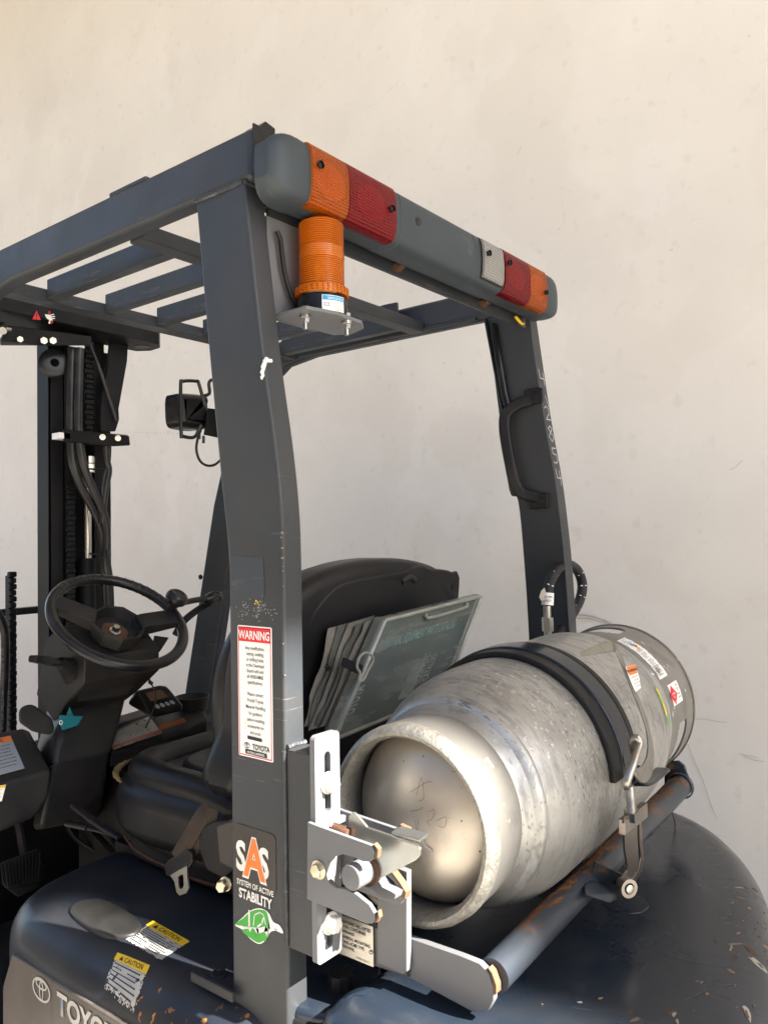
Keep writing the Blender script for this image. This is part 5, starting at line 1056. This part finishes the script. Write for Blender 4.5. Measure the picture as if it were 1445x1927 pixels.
obj('tie_pin', join(cyl(at(1, 1.97, 2, 617), at(1, 1.97, 20, 620), .0055, 12), cyl(at(1, 1.98, 4, 612), at(1, 1.95, 5, 622), .010, 12), tube([at(1, 1.96, 4, 620), at(1, 1.96, 1, 632), at(1, 1.96, -4, 640)], .004, 8, 3)), CHROME, MS)
obj('chain_sheave', lathe([(0, .012), (0, .034), (.004, .040), (.008, .034), (.016, .034), (.020, .040), (.024, .034), (.024, .012)], at(1, MY-.03, 103, 682), (.35, 1, 0), 30), GLOSSBLK, MS)
obj('hose_guide', prism(1, [tuple(at(1, MY-.02, *q_))[::2] for q_ in ((205, 640), (238, 645), (236, 680), (220, 770), (221, 790), (214, 812), (186, 812), (186, 780), (190, 740), (200, 690))], MY-.03, MY-.018, .002), MAST, MS)
obj('guide_stay', tube([at(1, MY-.04, 170, 648), at(1, MY-.04, 190, 700), at(1, MY-.04, 219, 792)], .005, 8), GLOSSBLK, MS)
cb = obj('hose_clamp_bar', join(hull([at(1, MY-.09, 118, 808), at(1, MY-.09, 243, 820), at(1, MY-.09, 245, 838), at(1, MY-.09, 215, 840), at(1, MY-.09, 119, 830), at(1, MY-.02, 118, 808), at(1, MY-.02, 240, 818), at(1, MY-.02, 240, 838), at(1, MY-.02, 118, 832)], .003)), MAST, MS)
for u in (193, 222): obj('clamp_bolt', join(cyl(at(1, MY-.092, u, 822+(u-193)*.07), at(1, MY-.098, u, 822.5+(u-193)*.07), .0085, 16), cyl(at(1, MY-.098, u, 822.5+(u-193)*.07), at(1, MY-.103, u, 823+(u-193)*.07), .0055, 6)), CHROME, cb)
obj('clamp_cap', box(at(1, MY-.09, 112, 813), at(1, MY-.05, 118, 829), .001), WHITEP, cb)
HO = M('hydraulic hose', (.014, .014, .015), .33, var=.3, vs=20, bump=.2, bs=300, layers=[dict(s=20, lo=.5, hi=.7, c=(.04, .038, .035), a=.5)])
for pts, r in ((((136, 655), (134, 720), (133, 800), (134, 835), (137, 870), (150, 910), (172, 950), (188, 985), (196, 1020), (197, 1070), (200, 1110), (203, 1180)), .0125),
               (((150, 655), (148, 720), (147, 800), (150, 835), (156, 870), (168, 905), (184, 940), (197, 975), (201, 1010), (200, 1050), (206, 1100), (208, 1180)), .0115),
               (((198, 840), (200, 865), (204, 885), (199, 915), (194, 950), (192, 985)), .0105), (((206, 840), (204, 870), (196, 895), (192, 920), (193, 945)), .006)):
    obj('hydraulic_hose', tube([at(1, MY-.055-(.02 if r < .012 else 0), *q_) for q_ in pts], r, 12, 6), HO, MS)
obj('hose_tie', join(tube([at(1, MY-.075, *q_) for q_ in ((168, 1042), (185, 1044), (204, 1040))], .003, 6), tube([at(1, MY-.09, 203, 1034), at(1, MY-.09, 203, 1050)], .0035, 6)), GLOSSBLK, MS)
obj('hose_tie', tube([at(1, MY-.075, *q_) for q_ in ((168, 882), (188, 884), (196, 882))], .003, 6), GLOSSBLK, MS)
# load backrest bar, chain and printed hose at the far left
obj('load_backrest', join(box((-.4, 2.50, at(1, 2.5, 20, 1152).z-.012), (1.60, 2.53, at(1, 2.5, 20, 1152).z+.010), .002), box((mx(18, 1200, 2.5), 2.50, -1.3), (mx(31, 1200, 2.5), 2.53, at(1, 2.5, 20, 1155).z), .002)), MAST, FK)
lh = obj('printed_hose', tube([at(1, 2.3, *q_) for q_ in ((-8, 1150), (0, 1162), (8, 1185), (10, 1220), (9, 1270), (6, 1330), (4, 1400))], .0125, 14, 6), GLOSSBLK, FK)
hv = lambda x, y, h=0: at(1, 2.2855, 6.5-y*0-(0)+y, 1372-x)
obj('hose_lettering', glyphs([("WP 21.0MPa 3045psi 2 WIRE HYDRAULIC-15207  4> -GTK-", 0, .8, 7.5, .82, 'LEFT', .0)], lambda x, y, h=0: at(1, 2.286, 6.2+y*.8, 1374-x), 0), INKGR, lh, smooth=False, kind='stuff')
ch = bmesh.new(); z = -.9; x = mx(26, 1250, 2.34)
for k in range(44):
    w_ = .0112 if k % 2 else .0098; ch = join(ch, box((x-w_, 2.34, z), (x+w_, 2.36, z+.0165), .003, 1)); z += .0185
obj('chain_guard', box((x-.009, 2.352, -1.0), (x+.009, 2.375, -.10), .002), MAST, FK)
obj('lift_chain', ch, MAST, FK, kind='stuff')

# ============================================================ work lamp on the front pillar
WLP = obj('work_lamp', rslab([tuple(at(1, 1.74, *q_))[::2] for q_ in ((346, 742), (356, 737), (395, 741), (402, 750), (404, 795), (396, 806), (362, 803), (348, 795), (345, 770))], 1, 1.82, 1.755, .022, n=5), GLOSSBLK, FK)
fr = obj('lamp_guard', join(*[sweep(spline([at(1, 1.72, *q_) for q_ in P_], 5), circ(.0048, 8)) for P_ in (((378, 800), (366, 822), (345, 821), (341, 815), (340, 725), (345, 717), (369, 717), (374, 722), (386, 765)), ((382, 745), (394, 740), (393, 722), (398, 715), (410, 715)))]), GLOSSBLK, WLP)
obj('lamp_bracket', prism(1, [tuple(at(1, 1.745, *q_))[::2] for q_ in ((390, 768), (420, 772), (420, 826), (383, 818))], 1.74, 1.7455, .001), MAST, WLP)
obj('lamp_stud', join(cyl(at(1, 1.74, 374, 812), at(1, 1.74, 374, 826), .006, 6), cyl(at(1, 1.74, 383, 820), at(1, 1.74, 383, 834), .004, 8)), GLOSSBLK, WLP)
obj('lamp_cable', tube([at(1, 1.74, *q_) for q_ in ((378, 808), (371, 830), (370, 850), (377, 868), (390, 876), (405, 874), (418, 862))], .0036, 8, 6), RUBBER, WLP)
hexbolt(at(0, XF-.034, 380, 1086)+V((-.003, 0, 0)), (-1, 0, 0), .008, .005, None, 0, GLOSSBLK, FK, 'pillar_bolt')
# ============================================================ stickers on the near pillar
def onp(u, v): return at(0, XN-.0004, u, v)
p0 = onp(447.5, 1176); fnw = planar(p0, (0, -1, 0), (0, 0, -1))
SWd = (p0.y-onp(511.5, 1181).y); SHt = p0.z-onp(451.5, 1421).z
# slight turn of the sticker, as it was stuck on
ws = obj('warning_sticker', sheet(fnw, rr(0, 0, SWd, SHt, .0022), .0004), WHITEP, FK, label='tall white warning sticker with a red heading')
ms = .0022
b_ = bmesh.new()
for P_ in (((ms, ms), (SWd-ms, ms), (SWd-ms, SHt-ms), (ms, SHt-ms), (ms, ms)),): polyl(fnw, P_, .0011, .0008, b_)
b2 = grid(fnw, ms, SWd-ms, ms, .0205, .0008, 1, 1); me = bpy.data.meshes.new('t'); b2.to_mesh(me); b_.from_mesh(me)
obj('sticker_frame', b_, INKR, ws, smooth=False)
obj('sticker_heading', glyphs([("WARNING", SWd/2, .0168, .0150, .80, 'CENTER', .03)], fnw, .0012), INKW, ws, smooth=False)
T1 = ["Any modification,", "cutting, welding,", "or drilling holes", "in the Overhead", "Guard will void", "all ANSI/AMSE", "specifications."]
T2 = ["Please contact", "ProLift Toyota", "Material Handling", "for guidance", "before installing", "accessories on", "this truck."]
k_ = SHt/.245; L_ = []
ys = lambda v: (v-1176)/(1421-1176)*SHt
for i, t in enumerate(T1): L_.append((t, SWd/2+.001, ys(1220.5+i*10.6), .0092*k_, .80, 'CENTER', .006))
for i, t in enumerate(T2): L_.append((t, SWd/2+.001, ys(1306+i*11.9), .0092*k_, .80, 'CENTER', .006))
L_.append(("TOYOTA", SWd*.66, ys(1404.5), .0095, .80, 'CENTER', .03))
q_ = glyphs(L_, fnw, .0010); emblem(fnw, SWd*.25, ys(1399.5), .0055, .0010, q_)
for a, b, c, d in ((SWd*.27, ys(1381), SWd*.70, ys(1387.5)), (SWd*.20, ys(1406.5), SWd*.84, ys(1415))): 
    q_.faces.new([q_.verts.new(fnw(*p, .0010)) for p in ((a, b), (a+.0006, d), (c, d+.0004), (c-.0008, b+.0008))])
obj('sticker_text', q_, INKB, ws, smooth=False)
obj('sticker_footer', glyphs([("MATERIAL HANDLING", SWd*.52, ys(1413.2), .0040, .80, 'CENTER', .02)], fnw, .0014), INKW, ws, smooth=False)
# stability sticker
p0 = onp(441.5, 1548); fns = planar(p0, (0, -1, 0), (0, 0, -1)); sw = p0.y-onp(518.5, 1560).y; sh = p0.z-onp(444, 1659).z
s2_ = obj('stability_sticker', sheet(fns, rr(0, 0, sw, sh, .008, 6), .0004), DECK, FK, label='brown sticker with white and orange letters')
u_ = sw/77
obj('sticker_letter', glyphs([("S", 3*u_, 58*u_, 52*u_, .78, 'LEFT', .035), ("S", 46*u_, 58*u_, 52*u_, .78, 'LEFT', .035)], fns, .0008), INKW, s2_, smooth=False)
obj('sticker_letter', glyphs([("A", 38*u_, 63*u_, 70*u_, .80, 'CENTER', .055)], fns, .0010), INKW, s2_, smooth=False)
obj('sticker_letter', glyphs([("A", 38*u_, 62*u_, 68*u_, .80, 'CENTER', .03)], fns, .0014), INKO, s2_, smooth=False)
obj('sticker_text', glyphs([("SYSTEM OF ACTIVE", sw/2, 78*u_, 10*u_, .80, 'CENTER', .02), ("STABILITY", sw/2, 94*u_, 17*u_, .80, 'CENTER', .035)], fns, .0008), INKW, s2_, smooth=False)
# green leaf sticker
LG = lambda u, v: (onp(440, 1740).y-onp(u, v).y, onp(440, 1740).z-onp(u, v).z)
fnl = planar(onp(440, 1740), (0, -1, 0), (0, 0, -1))
def outl(P_, s=6): return [(q.x, q.y) for q in spline([V((*LG(*p), 0)) for p in P_], s, True)]
leaf = ((443, 1741), (456, 1728), (472, 1714), (490, 1710), (505, 1718), (514, 1735), (526, 1742), (533, 1757), (518, 1752), (508, 1756), (500, 1770), (488, 1777), (472, 1768), (456, 1750))
def grow(P_, k): cx_ = sum(p[0] for p in P_)/len(P_); cy_ = sum(p[1] for p in P_)/len(P_); return [(cx_+(a-cx_)*k, cy_+(b-cy_)*k) for a, b in P_]
ls_ = obj('leaf_sticker', sheet(fnl, outl(leaf), .0004), WHITEP, FK, label='green leaf sticker with a small white forklift drawing')
obj('leaf_print', sheet(lambda x, y, h=0: fnl(x, y, h+.0006), outl(grow([p for p in leaf if p[0] < 512]+[(511, 1748)], .93)), .0002), INKG, ls_)
lt2 = bmesh.new()
for P_, w_ in ((((470, 1714), (470, 1745)), .0030), (((455, 1743), (470, 1748)), .0016), (((478, 1742), (480, 1722), (490, 1717), (497, 1722), (501, 1740)), .0014), (((472, 1749), (486, 1752), (503, 1748), (500, 1760)), .0060), (((486, 1744), (494, 1738), (497, 1728)), .0022)):
    polyl(fnl, [LG(*p) for p in P_], w_, .0011, lt2)
obj('leaf_drawing', lt2, INKW, ls_, smooth=False)
lw = bmesh.new()
for c in ((478, 1756), (498, 1763)): cx_, cy_ = LG(*c); ring2(fnl, cx_, cy_, .0052, .0056, .0051, .0014, 16, lw)
obj('leaf_wheel', lw, INKG, ls_, smooth=False)
sm = bmesh.new(); glyphs([("TM", *LG(517, 1751), .004, .9)], fnl, .0009, upm=sm); obj('leaf_lettering', sm, INKB, ls_, smooth=False)
# ghost of an old sticker and bits of glue on the pillar
GH = M('sticker ghost', (.034, .040, .048), .5, bump=.3, bs=200, layers=[dict(s=14, st=(1, 1, 9), lo=.58, hi=.7, c=(.075, .075, .072), a=.7)])
gp = onp(434, 1046); fg = planar(gp, (0, -1, 0), (0, 0, -1))
obj('sticker_ghost', sheet(fg, [(0, 0), (.062, .002), (.064, .040), (.062, .056), (.003, .056)], .00015), GH, FK)
gl = bmesh.new()
for k in range(90):
    u, v = rnd.gauss(484, 22), rnd.gauss(1150, 12)
    if 442 < u < 528 and v < 1173: p = LG(u, v); ring2(fnl, p[0], p[1], rnd.uniform(.0004, .0014), rnd.uniform(.0003, .0011), .0003, .0003, 5, gl)
obj('glue_residue', gl, WEAR, FK, smooth=False, kind='stuff')
ye = bmesh.new()
for u, v, r in ((482, 1131, .0016), (485, 1134, .0014), (480, 1136, .0012), (487, 1138, .001)): bmesh.ops.create_icosphere(ye, subdivisions=1, radius=r, matrix=Matrix.Translation(onp(u, v)) @ Matrix.Diagonal((.4, 1, 1, 1)))
obj('paint_speck', ye, INKY, FK, kind='stuff')
rs = bmesh.new()
for k in range(14):
    z = rnd.uniform(-.19, .03); y = yf(z)+.001; bmesh.ops.create_icosphere(rs, subdivisions=1, radius=rnd.uniform(.0006, .0016), matrix=Matrix.Translation((XN+rnd.uniform(0, .002), y+rnd.uniform(-.001, .002), z)))
obj('edge_chip', rs, chipm, FK, kind='stuff')
